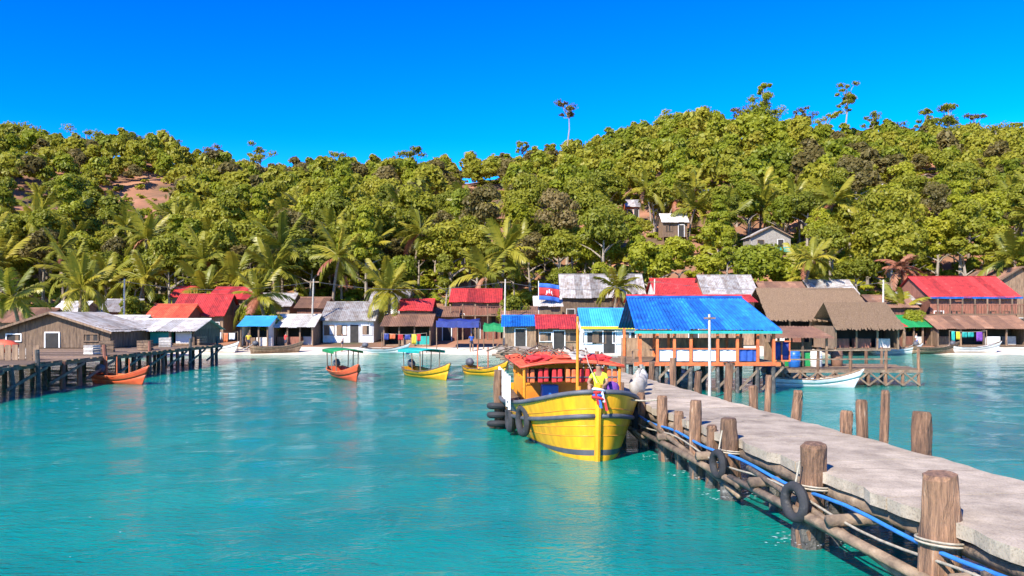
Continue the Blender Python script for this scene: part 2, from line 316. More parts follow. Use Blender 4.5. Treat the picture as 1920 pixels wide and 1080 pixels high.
def house(label, px0, px1, d, base, eave, ridge, wallm, roofm, depth=5, kind='x', name='beach_house', nwin=2, stilts=0, deckrail=None, over=.5, open_front=False, group=None, door=True, fascia=None, thatch=False, rz=0, vertical=True):
    """px0..px1: width in the photograph at distance d; base, eave, ridge: heights in metres."""
    w = (px1-px0)/F*d; cx = ((px0+px1)/2-960)/F*d; D_ = depth
    H = thing(name, label, 'house', (cx, d, base), rz, group); e = eave-base; r = ridge-base; hw = w/2-over*.6; y0 = .0; y1 = D_
    if not open_front: boards(H, (-hw, y0, 0), (hw, y0, 0), e, wallm, gable=(r-e) if kind == 'y' else 0, vertical=vertical)
    boards(H, (hw, y0+.03, 0), (hw, y1, 0), e, wallm, vertical=vertical); boards(H, (hw, y1, 0), (-hw, y1, 0), e, wallm, gable=(r-e) if kind == 'y' else 0, vertical=vertical); boards(H, (-hw, y1-.03, 0), (-hw, y0+.03, 0), e, wallm, vertical=vertical)
    MB().box((0, D_/2, .05), (2*hw-.1, D_-.1, .1)).build('floor_slab', M['plank'], H)
    if open_front:
        n = max(3, round(w/2.2))
        for i in range(n+1): MB().box((-hw+2*hw*i/n, y0-.05, e/2), (.13, .13, e)).build('post', M['plank'], H)
        MB().box((0, D_*.5, e*.5), (2*hw-.3, .05, e*.96)).build('back_wall', M['dark'], H)  # sheet set halfway in, its near-black colour painting the stall's inner shade
        for i in range(n):
            x = -hw+2*hw*(i+.5)/n
            if random.random() < .75: MB().box((x, .35+random.random(), .45), (1.0+random.random()*.5, .6, .9)).build('counter', random.choice([M['white'], M['plank'], M['teal'], M['plankred'], M['sack']]), H, bevel=.02)
    else:
        for i in range(nwin):
            x = -hw+2*hw*(i+.5)/nwin
            if door and i == nwin//2:
                dr = MB().box((x, y0-.05, min(.95, e*.42)), (.85, .06, min(1.9, e*.84))).build('door', M['dark'], H)  # doorway darkness is painted on this panel
                MB().box((x, y0-.06, min(1.93, e*.85)), (1.0, .08, .08)).box((x-.47, y0-.06, min(.95, e*.42)), (.08, .08, min(1.9, e*.84))).box((x+.47, y0-.06, min(.95, e*.42)), (.08, .08, min(1.9, e*.84))).build('frame', M['white'], dr)
            else: window(H, x, y0-.05, e*.56, .9, min(1.0, e*.4), M['white'] if random.random() < .5 else M['plank'], M['plank'] if random.random() < .4 else None)
    if stilts:
        n = max(3, round(w/1.8))
        for i in range(n+1):
            for yy in (0, D_*.5): MB().tube([(-hw+2*hw*i/n, yy, 0), (-hw+2*hw*i/n+random.uniform(-.06, .06), yy, -stilts)], .09, 6).build('stilt', M['post'], H)
    if thatch: thatch_plane(H, (-w/2, y0-over, e-.12), (w/2, y0-over, e-.12), (w/2-.25, D_/2, r), (-w/2+.25, D_/2, r)); sheet_plane(H, (w/2, y1+over, e-.1), (-w/2, y1+over, e-.1), (-w/2+.25, D_/2, r), (w/2-.25, D_/2, r), M['thatch'], 1.5)
    elif kind == 'x':
        sheet_plane(H, (-w/2, y0-over, e-.12), (w/2, y0-over, e-.12), (w/2, D_/2, r), (-w/2, D_/2, r), roofm)
        sheet_plane(H, (w/2, y1+over, e-.12), (-w/2, y1+over, e-.12), (-w/2, D_/2, r-.006), (w/2, D_/2, r-.006), roofm)
        MB().tube([(-w/2, D_/2, r+.02), (w/2, D_/2, r+.02)], .07, 6).build('ridge_cap', roofm, H)
        for s in (-1, 1): MB().add([(s*hw, y0, e-.02), (s*hw, y1, e-.02), (s*hw, D_/2, r-.08)], [(0, 1, 2)]).build('gable', wallm, H, solid=.03)
    else:
        for s in (-1, 1):
            A_, B_ = (s*w/2, y0-over, e-.15), (s*w/2, y1+over, e-.15)
            sheet_plane(H, A_, B_, (0, y1+over, r+.04), (0, y0-over, r+.04), roofm)
            MB().beam((s*w/2, y0-over, e-.2), (0, y0-over, r), .04, .14).build('barge_board', M['plank'], H)
    if fascia:
        MB().box((0, y0-over-.03, e-.17), (w, .03, .2)).build('fascia', fascia, H)
    if deckrail:
        zf = deckrail; n = max(3, round(w/1.3))
        MB().box((0, y0-.75, zf), (w*.96, 1.4, .1)).build('balcony_floor', M['plank'], H)
        MB().box((0, y0-1.42, zf+.95), (w*.96, .07, .07)).build('handrail', M['plankred'], H)
        nb = round(w/.28)
        for i in range(nb+1): MB().box((-w*.47+w*.94*i/nb, y0-1.42, zf+.48), (.06, .04, .88)).build('baluster', M['plankred'], H)
        for i in range(n+1): MB().box((-w*.46+w*.92*i/n, y0-1.36, e*.5-.15), (.12, .12, e-.3)).build('post', M['plank'], H)
    return H
def thatch_plane(H, A, B, C, D):
    A, B, C, D = map(Vector, (A, B, C, D)); nm = (B-A).cross(D-A).normalized()
    MB().grid([[A, B], [D, C]]).build('roof_frame', M['thatch'], H, solid=.05)
    V = []; nrow = max(5, int((D-A).length/.28))
    for i in range(nrow):
        v = i/nrow; a, b = A.lerp(D, v), B.lerp(C, v); n = int((b-a).length/.10)
        dn = (A-D).normalized()
        for j in range(n):
            c = a.lerp(b, (j+random.random())/n)+nm*(.05+random.uniform(0, .07)); l = random.uniform(.25, .5); w_ = (b-a).normalized()*random.uniform(.05, .1); sk = (b-a).normalized()*random.uniform(-.06, .06)
            V.append([c-w_-dn*.2, c+w_-dn*.2, c+w_*.7+dn*l+sk-nm*.03, c-w_*.7+dn*l+sk-nm*.03])
    o = link('thatch_cover', quads('thatch_cover', np.array([[tuple(p) for p in q] for q in V]), M['thatch']), H); o['kind'] = 'stuff'
def zz(py, d): return CH-(py-HY)/F*d

# --- the row of houses, left to right
house('weathered plank shack with a wide gable on the stilted wharf', -18, 216, 52, 1.44, 2.62, 3.72, M['plank'], M['tin'], 6, 'y', 'plank_shack', nwin=3)
house('shack with a bleached white tin roof beside the plank shack', 222, 372, 57, 1.44, 2.55, 3.25, M['plank'], M['whiteroof'], 5, 'x', 'plank_shack', open_front=True)
house('low dark hut with open front at the head of the stilted wharf', 140, 262, 65, 1.44, 2.7, 3.5, M['plank'], M['whiteroof'], 4, 'x', 'plank_shack', open_front=True)
house('house with an orange-red tin roof between the white-roofed shack and the balcony house', 268, 352, 76, .6, 3.15, 4.6, M['plankred'], M['orred'], 5, 'x', open_front=True)
house('two-storey house with bright red roof and a railed balcony behind the left beach', 386, 468, 84, .9, 5.35, 6.6, M['plank'], M['red'], 6, 'x', deckrail=3.1-.9+.35, nwin=3)
house('house under a long steep red roof leaning towards the balcony house', 318, 424, 80, .8, 3.55, 5.7, M['plank'], M['red'], 5, 'x', nwin=3)
house('small red-roofed loft house seen high between palms on the left', 318, 366, 92, 1.5, 5.7, 6.9, M['plank'], M['red'], 4, 'x', nwin=1, door=False)
house('low stall with a pale blue tin awning on the left beach', 446, 508, 75, .55, 2.6, 3.4, M['white'], M['lblue'], 4, 'x', open_front=True, name='beach_stall')
house('open stall with a whitened tin roof next to the pale blue awning', 510, 592, 77, .55, 2.5, 3.6, M['plank'], M['whiteroof'], 5, 'x', open_front=True, name='beach_stall')
house('grey tin-roofed timber house between two open stalls', 600, 706, 80, .7, 3.1, 4.9, M['white'], M['tin'], 6, 'x', nwin=4)
house('open stall with a rusty roof left of the navy tarpaulin', 714, 812, 77, .6, 2.6, 3.6, M['plank'], M['rust'], 5, 'x', open_front=True, name='beach_stall')
house('two-storey house with red eaves and a red balcony above the navy tarpaulin', 842, 942, 84, .9, 5.0, 6.4, M['plankred'], M['red'], 6, 'x', deckrail=2.6, nwin=3)
house('house with a rusty tin roof behind the navy tarpaulin', 778, 862, 82, .8, 3.5, 4.4, M['plankred'], M['rust'], 5, 'x', nwin=2)
house('timber shed with a blue roof left of the red-roofed plank shed', 940, 1012, 66, .8, 2.75, 3.5, M['plank'], M['bluet'], 4, 'x', nwin=1, name='timber_shed')
house('grey plank shed with a red roof behind the yellow boat', 1004, 1092, 64, .8, 2.6, 3.55, M['plank'], M['red'], 5, 'x', nwin=3, name='timber_shed')
house('large grey tin-roofed house standing behind the light blue roof', 1050, 1212, 92, 1.4, 5.6, 8.4, M['plank'], M['tin'], 6, 'x', nwin=5)
house('white house with a light blue roof and yellow fascia left of the shelter', 1088, 1196, 60, .7, 2.8, 4.05, M['white'], M['lblue'], 5, 'x', nwin=5, fascia=M['yellowp'])
house('house with a red roof and teal fascia behind the blue shelter', 1226, 1322, 88, 1.2, 5.9, 7.7, M['white'], M['red'], 6, 'x', nwin=3, fascia=M['teal'])
house('tall house with a pale grey tin roof behind the blue shelter', 1318, 1424, 86, 1.2, 5.6, 8.0, M['plank'], M['tin'], 6, 'x', nwin=3)
house('long low house with a red tin roof just behind the blue shelter ridge', 1180, 1420, 76, .7, 4.9, 5.5, M['plank'], M['red'], 4, 'x', nwin=7)
house('big brown thatched open hall right of the blue shelter', 1436, 1640, 74, .6, 3.3, 6.2, M['plank'], M['thatch'], 8, 'x', open_front=True, thatch=True, name='thatched_hall')
house('thatched hut with brown roof in front of the hall', 1560, 1690, 69, .6, 2.6, 4.7, M['plank'], M['thatch'], 5, 'x', open_front=True, thatch=True, name='thatched_hall')
house('low house with a blue tin roof edge right of the thatched hall', 1612, 1692, 84, 1.0, 4.0, 5.2, M['plank'], M['lblue'], 5, 'x', nwin=2, fascia=M['yellowp'])
house('two-storey house with a bright red roof and balcony on the right beach', 1738, 1912, 82, .9, 5.5, 7.7, M['plankred'], M['red'], 8, 'x', deckrail=2.75, nwin=5, fascia=M['bluet'])
house('house with a rusty brown roof at the right edge', 1836, 1990, 90, 1.3, 6.4, 9.0, M['plank'], M['rust'], 8, 'y', nwin=3)
house('long low open stall with a brown tin roof below the red balcony', 1752, 1935, 76, .6, 2.35, 3.5, M['plank'], M['rust'], 5, 'x', open_front=True, name='beach_stall')
house('small open stall with a green awning near the dry palm', 1690, 1752, 77, .6, 2.5, 3.5, M['plank'], M['green'], 4, 'x', open_front=True, name='beach_stall')

for x0, x1, d, b, e, r_, wm, rm, op, lb in [(-10, 84, 74, .6, 3.0, 4.2, 'plank', 'rust', False, 'rusty-roofed hut at the left edge behind the wharf'), (88, 150, 78, .8, 3.6, 4.9, 'plank', 'whiteroof', False, 'white-roofed hut behind the plank shack gable'),
        (178, 250, 82, .9, 4.0, 5.2, 'plankred', 'tin', False, 'grey-roofed hut rising behind the white-roofed shack'), (474, 548, 88, 1.2, 4.6, 6.0, 'plank', 'tin', False, 'grey-roofed house behind the pale blue stall'), (552, 612, 86, 1.1, 4.4, 5.5, 'plankred', 'rust', False, 'rusty-roofed house behind the whitened stall'),
        (690, 766, 87, 1.2, 4.8, 6.2, 'white', 'tin', False, 'white-walled house with grey roof between palms'), (744, 812, 80, .8, 4.1, 5.2, 'plankred', 'red', False, 'faded red-roofed house above the rusty stall'), (938, 1010, 80, .8, 3.4, 4.4, 'plank', 'rust', False, 'rusty-roofed house behind the blue-roofed shed'),
        (1000, 1056, 86, 1.1, 4.6, 5.6, 'plank', 'whiteroof', False, 'white-roofed house below the flag'), (1430, 1520, 86, 1.2, 5.6, 7.2, 'plank', 'rust', False, 'brown-roofed house rising behind the thatched hall'), (1520, 1610, 90, 1.4, 6.0, 7.6, 'plank', 'tin', False, 'grey-roofed house behind the thatched hall'),
        (1636, 1722, 80, .9, 4.4, 5.6, 'plankred', 'rust', False, 'rusty-roofed house left of the dead palm'), (1700, 1760, 84, 1.0, 4.8, 6.0, 'plank', 'tin', False, 'grey-roofed house touching the red balcony house'), (1640, 1700, 73, .6, 2.6, 3.3, 'plank', 'red', True, 'red-roofed open stall beside the thatched hut')]:
    house(lb, x0, x1, d, b, e, r_, M[wm], M[rm], 5, 'x', 'beach_stall' if op else 'beach_house', nwin=random.randint(2, 3), open_front=op)
WIRE = []
for px, d, lb in ((232, 76, 'slanting utility pole behind the left wharf'), (584, 79, 'utility pole between the stalls on the left beach'), (946, 78, 'utility pole left of the flag'), (1225, 79, 'utility pole behind the blue shelter'), (1655, 77, 'utility pole right of the thatched hall')):
    X = (px-960)/F*d; g0 = float(ground(X, d)); T = thing('utility_pole', lb, 'pole', (X, d, g0)); lean = random.uniform(-.25, .25)
    MB().tube([(0, 0, -.3), (lean*.5, 0, 3.5), (lean, 0, 6.4)], [.11, .09, .07], 8).build('shaft', M['sack'], T); MB().box((lean, 0, 6.1), (1.1, .08, .1)).build('crossarm', M['plank'], T); WIRE.append((X+lean, d, g0+6.15))
for i, (a, b) in enumerate(zip(WIRE, WIRE[1:])):
    o = MB().tube([Vector(a).lerp(Vector(b), u)-Vector((0, 0, 3.2*u*(1-u))) for u in np.linspace(0, 1, 16)], .018, 5).build('power_cable', M['band']); prop(o, ['sagging power cable above the left wharf shacks', 'sagging power cable above the left beach stalls', 'sagging power cable crossing below the flag', 'sagging power cable over the blue shelter roof'][i], 'cable')
# --- tarpaulins slung on poles over the beach
def tarp(label, px0, px1, d, z, mt, drop=.5, depth=2.6):
    w = (px1-px0)/F*d; T = thing('tarpaulin_awning', label, 'awning', ((px0+px1)/2/F*d-960/F*d, d, ground(0, d)), 0)
    zb = z-float(ground(0, d)); P = []
    for i in range(9):
        u = i/8; P.append([(-w/2+w*j/8, -.2+depth*u, zb-drop*(1-u)+.3*(1-u)**3-.12*math.sin(math.pi*j/8*2)**2-.1*math.sin(math.pi*u)) for j in range(9)])
    MB().grid(P).build('sheet', mt, T, smooth=True, solid=.01)
    MB().grid([[(-w/2+w*j/8, -.2+.02*math.sin(j*2), zb-drop+.3-.12*math.sin(math.pi*j/8*2)**2) for j in range(9)], [(-w/2+w*j/8, -.22, zb-drop-.35+random.uniform(-.05, .05)) for j in range(9)]]).build('flap', mt, T, solid=.01)
    for x in (-w/2+.05, 0, w/2-.05): MB().tube([(x, -.15, 0), (x, -.15, zb-drop+.2)], .05, 6).build('pole', M['plank'], T)
tarp('navy blue tarpaulin awning on poles above the beach', 818, 898, 74, zz(597, 74), M['navy'])
tarp('green tarpaulin awning beside the navy tarpaulin', 906, 944, 74, zz(605, 74), M['green'])
tarp('orange awning on poles beside the stilted wharf', 256, 300, 72, zz(618, 72), M['orred'], .3)

# --- hill huts
def slope_hit(px, py):
    for d in np.arange(96, RIDGE, .5):
        p = P3(px, py, d)
        if float(ground(p.x, d)) >= p.z: return d
    return RIDGE
HUTS = [(1026, 1062, 412, 'plankred', 'rust', 'brown hut on the hillside above the yellow boat'),
        (1090, 1134, 398, 'plank', 'whiteroof', 'hillside hut with a bleached white roof'),
        (1172, 1202, 418, 'orange', 'tin', 'small orange-walled hut high on the hillside'),
        (1240, 1292, 452, 'plank', 'whiteroof', 'white-roofed hut halfway up the slope above the blue shelter'),
        (1404, 1486, 480, 'sack', 'tin', 'pale hut with a teal base among palms on the lower slope'),
        (1316, 1344, 398, 'white', 'bluet', 'tiny blue-roofed hut on the slope'),
        (1708, 1768, 362, 'plank', 'tin', 'grey hut under trees high on the right slope'),
        (1640, 1666, 386, 'plank', 'whiteroof', 'tiny white-roofed hut on the right slope'),
        (808, 842, 408, 'plank', 'rust', 'small rusty-roofed hut alone on the left slope')]
HUTXY = []; HUTW = {}
for x0, x1, py, wm, rm, lb in HUTS:
    d = slope_hit((x0+x1)/2, py); gx = ((x0+x1)/2-960)/F*d; gz = float(ground(gx, d)); HUTXY.append((gx, d)); HUTW[(gx, d)] = (x1-x0)/2/F*d
    hgt = 2.4
    H_ = house(lb, x0, x1, d, gz+.6, gz+.6+hgt, gz+.6+hgt+1.5, M[wm], M[rm], 4, 'y' if x0 in (1404, 1708) else 'x', 'hillside_hut', nwin=2, stilts=2.2)
    if x0 == 1404: MB().box((0, -.12, .35), ((x1-x0)/F*d-.5, .1, .7)).build('base_board', M['teal'], H_)
tk = P3(1085, 325, slope_hit(1085, 325)); tg = float(ground(tk.x, tk.y)); HUTXY.append((tk.x, tk.y))
T = thing('water_tank', 'blue plastic water tank on a stand high on the hillside', 'water tank', (tk.x, tk.y, tg))
MB().tube([(0, 0, 2), (0, 0, 2.2), (0, 0, 3.6), (0, 0, 3.9)], [.8, 1.0, 1.0, .3], 12).build('drum', M['plastic_blue'], T, smooth=True)
for a in (-.7, .7):
    for b in (-.7, .7): MB().box((a, b, .8), (.15, .15, 2.8)).build('leg', M['plank'], T)

# ---------------------------------------------------------------- flag
fd = 86; fp = P3(1010, 560, fd); fg = float(ground(fp.x, fd)); FL = thing('flag', 'blue red and blue national flag with white temple flying above the village', 'flag', (fp.x, fd, fg))
fz = zz(531, fd)-fg; fw, fh = 38/F*fd, 31/F*fd
MB().tube([(0, 0, 0), (0, 0, fz+.25)], .05, 8).build('pole', M['white'], FL)
def wave(x, z, o=0): return (.05+x, .10*math.sin(x*4.2)*x+o, z-.12*x*x/fw)
for nm, z0, z1, mt in (('blue_stripe', 0, .25, 'cloth_blue'), ('red_stripe', .25, .75, 'cloth_red'), ('blue_stripe', .75, 1, 'cloth_blue')):
    MB().grid([[wave(fw*i/12, fz-fh*(z0+(z1-z0)*k/3)) for i in range(13)] for k in range(4)]).build(nm, M[mt], FL, smooth=True, solid=.012)
em = MB()
for cx_, w_, h0, h1 in ((.5, .34, .62, .68), (.5, .26, .56, .62), (.5, .07, .34, .56), (.39, .06, .42, .56), (.61, .06, .42, .56)):
    x0, x1 = fw*(cx_-w_/2), fw*(cx_+w_/2); em.add([wave(x0, fz-fh*h1, -.02), wave(x1, fz-fh*h1, -.02), wave(x1-(.02 if w_ < .1 else 0), fz-fh*h0, -.02), wave(x0+(.02 if w_ < .1 else 0), fz-fh*h0, -.02)], [(0, 1, 2, 3)])
em.build('temple_emblem', M['cloth_white'], FL, solid=.008)

# ---------------------------------------------------------------- left wharf
LW = thing('stilted_wharf', 'plank wharf on dark stilts along the left edge', 'wharf', (-21.6, 31, 0))
for i in range(58):
    y = .5*i+.0; MB().box((-6.4+random.uniform(-.12, .12), y, 1.36+random.uniform(-.015, .015)), (12.6+random.uniform(-.3, .3), .44, .07)).build('plank', M['plank'], LW)
for k in (-.25, -4.2): MB().beam((k, -.4, 1.24), (k, 29, 1.24), .16, .16).build('bearer', M['beam'], LW)
for i in range(16):
    for k in (-.25, -2.2, -4.2):
        y = i*1.9+random.uniform(-.3, .3); x = k+random.uniform(-.15, .15)
        MB().tube([(x, y, -1.2), (x+random.uniform(-.1, .1), y, .5), (x, y, 1.3 if k < -1 or i % 3 else 2.0)], [.13, .115, .1], 7, .1).build('pile', M['plankred'] if 3 < i < 12 and k > -1 else M['wetpost'], LW)
for i in range(9): MB().beam((-.1, i*3.2, .35), (-.1, i*3.2+3, 1.15), .06, .12).build('brace', M['beam'], LW)
FE = thing('plank_fence', 'low plank fence along the front of the left wharf', 'fence', (-27.5, 38.5, 1.4))
for i in range(26): MB().box((-4+i*.34, 0, .38+random.uniform(-.03, .03)), (.28, .03, .74)).build('board', M['plank'], FE)
for z in (.2, .6): MB().box((.2, .03, z), (8.8, .04, .08)).build('rail', M['beam'], FE)
TB = thing('canvas_bundle', 'orange cloth bundle lying on the left wharf', 'bundle', (-29.8, 46, 1.4))
MB().blob((0, 0, .35), (1.4, .6, .42), 12, 8).build('cloth', M['orred'], TB, smooth=True)
for i, (x, y) in enumerate([(-23.2, 44), (-22.8, 49.5), (-23.5, 54), (-22.6, 57.5), (-24.6, 40), (-23.9, 47)]):
    cr = thing('crate', f'{["pale plank crate near the fence end on the left wharf", "dark plank crate on the edge of the left wharf", "stacked crate by the white-roofed shack", "crate at the far end of the left wharf", "large crate behind the plank fence", "crate in front of the plank shack"][i]}', 'crate', (x, y, 1.4), random.uniform(-.4, .4))
    s = random.uniform(.5, .85)
    for k in range(4):
        for sd in (-1, 1): MB().box((0, sd*s*.5, .08+k*s*.22), (s, .03, s*.18)).build('slat', M['sack' if i % 2 == 0 else 'plank'], cr); MB().box((sd*s*.5, 0, .08+k*s*.22), (.03, s*.94, s*.18)).build('slat', M['sack' if i % 2 == 0 else 'plank'], cr)
    MB().box((0, 0, .03), (s*.95, s*.9, .04)).build('base_board', M['plank'], cr)

# ---------------------------------------------------------------- main pier
PW = 2.57; DK = 1.18
def pxl(y): return 6.35-.1273*y                     # left edge of the deck
DIR = Vector((-.1273, 1, 0)).normalized(); PERP = Vector((DIR.y, -DIR.x, 0))
PO = Vector((pxl(3.0), 3.0, 0)); PA = math.atan2(-DIR.x, DIR.y)
PIER = thing('pier', 'long pale walkway pier on rough timber posts running to the village', 'pier', PO, PA)   # local: x across, y along
s0 = 0; k = 0
while s0 < 58:
    ln = 2.55+random.uniform(-.1, .1); b = MB()
    nx, ny = 8, 8; P = []
    edge = lambda y, sgn: .05*math.sin(y*3.1+sgn)+.03*math.sin(y*7.7+2*sgn)
    for a in range(ny+1):
        y = s0+.016+(ln-.032)*a/ny
        P.append([(-.02+edge(y, 0)+(PW+edge(y, 2)-edge(y, 0))*c/nx, y, DK+random.uniform(-.006, .006)) for c in range(nx+1)])
    b.grid(P); lo = [[(q[0], q[1], q[2]-.17) for q in row] for row in P]
    b.grid([lo[0], P[0]]); b.grid([P[-1], lo[-1]]); b.grid([[r_[0] for r_ in P], [r_[0] for r_ in lo]]); b.grid([[r_[-1] for r_ in lo], [r_[-1] for r_ in P]]); b.grid([r_[::-1] for r_ in lo])
    b.build('deck_slab', M['deck'], PIER); s0 += ln; k += 1
for xx in (.12, PW/2, PW-.12):
    for s_ in range(0, 56, 7):
        MB().tube([(xx+random.uniform(-.05, .05), s_, DK-.30), (xx, s_+3.5, DK-.29+random.uniform(-.03, .03)), (xx+random.uniform(-.05, .05), s_+7.1, DK-.30)], [.10, .115, .09], 8, .08).build('bearer_log', M['beam'], PIER, smooth=True)
for s_ in np.arange(.6, 57, 2.6): MB().tube([(-.45, s_, DK-.50), (PW/2, s_+.05, DK-.49), (PW+.4, s_, DK-.50)], [.085, .1, .085], 8, .08).build('cross_beam', M['beam'], PIER, smooth=True)
for s_ in range(0, 30, 6):
    MB().tube([(-.32, s_-.3, .50+.05*math.sin(s_)), (-.35, s_+3, .54), (-.32, s_+6.2, .50+.05*math.sin(s_+1))], [.062, .075, .055], 8, .12).build('side_log', M['beam'], PIER, smooth=True)
    MB().tube([(-.2, s_, .20), (-.24, s_+3, .60), (-.2, s_+5.6, .82)], [.05, .06, .05], 7, .1).build('brace_pole', M['beam'], PIER, smooth=True)
MB().tube([(-.18, s_, .86+.035*math.sin(s_*1.7)) for s_ in np.arange(0, 40, .6)], .028, 8).build('water_pipe', M['pipe'], PIER, smooth=True, label='blue plastic pipe slung along the pier edge')
MB().tube([(-.22, s_, .72+.07*math.cos(s_*1.21)) for s_ in np.arange(0, 40, .5)], .02, 6).build('rope', M['rope'], PIER, smooth=True)
def pile(s_, x, top, r, lean=(0, 0), group=None):
    zs = [-1.6, -.2, .25, .6, 1.0, DK, (DK+top)/2, top-.05, top]; b = MB(); c = MB(); ph = random.random()*6
    pts = [(x+lean[0]*(z-1)+.03*math.sin(z*2.2+ph), s_+lean[1]*(z-1)+.03*math.cos(z*1.7+ph), z) for z in zs]
    b.tube(pts, [r*1.1, r*1.08, r*1.06, r*1.04, r, r*.97, r*.95, r*.93, r*.8], 14, .11); o = b.build('post', M['post'], PIER)
    low = [(p[0], p[1], p[2]) for p in pts[:3]]+[(pts[3][0], pts[3][1], .46)]
    c.tube(low, [r*1.17, r*1.16, r*1.13, r*1.05], 14, .12, cap=False); c.build('barnacle_crust', M['wetpost'], o)
def along(y): return (y-3.0)/DIR.y
for i, (y, top, r) in enumerate([(9.43, 1.72, .27), (12.4, 1.60, .25), (15.6, 1.58, .21), (16.6, 1.3, .14), (17.5, 1.72, .17), (18.6, 1.35, .14), (19.7, 1.6, .16), (21.6, 1.5, .14), (23.6, 1.6, .14), (26, 1.55, .14), (28.6, 1.6, .14), (31.5, 1.5, .14), (34.5, 1.6, .14), (6.4, 1.6, .24), (38, 1.8, .13), (42, 1.7, .13), (47, 1.7, .13), (52, 1.7, .13)]):
    pile(along(y), -.06-random.uniform(0, .06), top, r*.82, (random.uniform(-.03, .03), random.uniform(-.03, .03)))
for i, (y, top, r) in enumerate([(13.95, 1.86, .175), (15.1, 2.13, .085), (15.8, 1.88, .12), (16.4, 1.58, .13), (18.6, 1.8, .12), (20.1, 2.05, .09), (21, 1.7, .12), (10.4, 1.0, .17), (7.2, 1.0, .17), (22.6, 2.2, .12), (25, 1.8, .12), (27.5, 2.1, .12), (30, 1.8, .12), (34, 1.8, .12), (39, 1.8, .12), (45, 1.8, .12)]):
    pile(along(y), PW+.2+random.uniform(0, .05), top, r, (random.uniform(-.03, .03), 0))
for y, x in [(9.8, .2), (12.4, .25), (14.6, .3), (16.8, .4), (18.3, .3), (10.4, 1.9), (13, 1.7), (15.5, 1.6), (20, .3), (22, .3)]:
    MB().tube([(x, along(y), -1.2), (x+.05, along(y), .5), (x, along(y), DK-.5)], [.10, .095, .08], 8, .1).build('inner_pile', M['wetpost'], PIER)
def hang_tyre(parent, c, ax, Rr=.26, r=.085, top=None, name='tyre'):
    o = MB().torus(c, Rr, r, ax).build(name, M['rubber'], parent, smooth=True)
    if top: MB().tube([top, (c[0], c[1], c[2]+Rr)], .015, 6).build('rope', M['rope'], o)
    return o
hang_tyre(PIER, (-.44, along(12.3), .72), (1, .15, 0), .24, .08, (-.36, along(12.3), 1.35))
hang_tyre(PIER, (-.38, along(15.5), .70), (1, .1, 0), .22, .075, (-.3, along(15.5), 1.35))
# rope lashings round the near posts
for y in (9.43, 12.4, 15.6):
    for z in (.90, .94): MB().torus((-.09, along(y), z), .262 if y < 10 else (.242 if y < 13 else .205), .017, (.1, .05, 1), 18, 6).build('lashing', M['rope'], PIER, smooth=True)
# goods on the far pier
UP = thing('utility_pole', 'slim pale pole standing in front of the blue shelter roof', 'pole', ((1330-960)/F*34.5, 34.5, 0))
MB().tube([(0, 0, -1.5), (.02, 0, 1.2), (0, 0, 3.62)], [.075, .065, .05], 8).build('shaft', M['sack'], UP); MB().box((0, -.06, 3.45), (.5, .06, .07)).build('crossarm', M['plank'], UP)
GL = [('white sack standing at the pier edge beside the yellow boat', 24.0, .5), ('pale sack slumped on the pier behind the white sack', 25.2, .9), ('grey sack at the foot of the shelter steps', 27.0, 1.5), ('brown sack halfway along the far pier', 29.5, .6)]
for lb, y, x in GL:
    c = PO+DIR*along(y)+PERP*x; sk = thing('sack', lb, 'sack', (c.x, c.y, DK), random.random())
    MB().blob((0, 0, .27), (.3, .24, .3), 10, 8, .1).build('bag', M['sack'], sk, smooth=True); MB().tube([(0, 0, .5), (.03, 0, .62), (.05, .02, .7)], [.06, .04, .09], 8).build('tied_neck', M['sack'], sk)

# ---------------------------------------------------------------- blue shelter on stilts
sd = 37.0; SX0, SX1 = (1188-960)/F*sd, (1456-960)/F*sd
SH = thing('pier_shelter', 'open stilted shelter with a bright blue corrugated roof and orange posts', 'shelter', ((SX0+SX1)/2, sd, 0)); hw = (SX1-SX0)/2; fz_ = 1.38; ez = zz(620, sd-.6)+.02; rz_ = zz(559, sd+2.4)
for i in range(26): MB().box((0, -.3+i*.21, fz_), (hw*2+.1+random.uniform(-.1, .1), .195, .06)).build('floor_plank', M['plank'], SH)
MB().box((0, -.42, fz_-.05), (hw*2+.1, .06, .17)).build('floor_edge', M['orange'], SH)
sheet_plane(SH, (-hw, -.6, ez), (hw+.05, -.6, ez), (hw-.95, 2.4, rz_), (-hw+.02, 2.4, rz_), M['bluet'], .85, .16)
sheet_plane(SH, (hw+.05, 5.4, ez), (-hw, 5.4, ez), (-hw+.02, 2.4, rz_-.01), (hw-.95, 2.4, rz_-.01), M['bluet'], .85, .16)
sheet_plane(SH, (hw+.06, -.6, ez), (hw+.06, 5.4, ez), (hw-.94, 2.42, rz_), (hw-.94, 2.38, rz_), M['bluet'], .85, .16)
MB().tube([(-hw, 2.4, rz_+.03), (hw-.93, 2.4, rz_+.03)], .09, 8).build('ridge_cap', M['bluet'], SH)
MB().box((0, -.64, ez-.09), (hw*2+.1, .03, .13)).build('fascia', M['teal'], SH)
MB().box((0, -.38, ez-.05), (hw*2-.1, .1, .12)).build('eave_beam', M['plank'], SH)
for px in (1200, 1232, 1264, 1295, 1345, 1382, 1420, 1450):
    x = (px-960)/F*(sd-.3)-(SX0+SX1)/2
    MB().box((x, -.34, (fz_+ez)/2-.03), (.12, .12, ez-fz_-.06)).build('post', M['orange'], SH)
    MB().box((x, 4.9, (fz_+ez)/2), (.12, .12, ez-fz_)).build('post', M['orange'], SH)
    MB().tube([(x+random.uniform(-.1, .1), -.3, -1.4), (x, -.3, fz_-.05)], [.11, .1], 8, .1).build('stilt', M['wetpost'], SH)
    MB().tube([(x+random.uniform(-.1, .1), 2.4, -1.4), (x, 2.4, fz_-.05)], [.11, .1], 8, .1).build('stilt', M['wetpost'], SH)
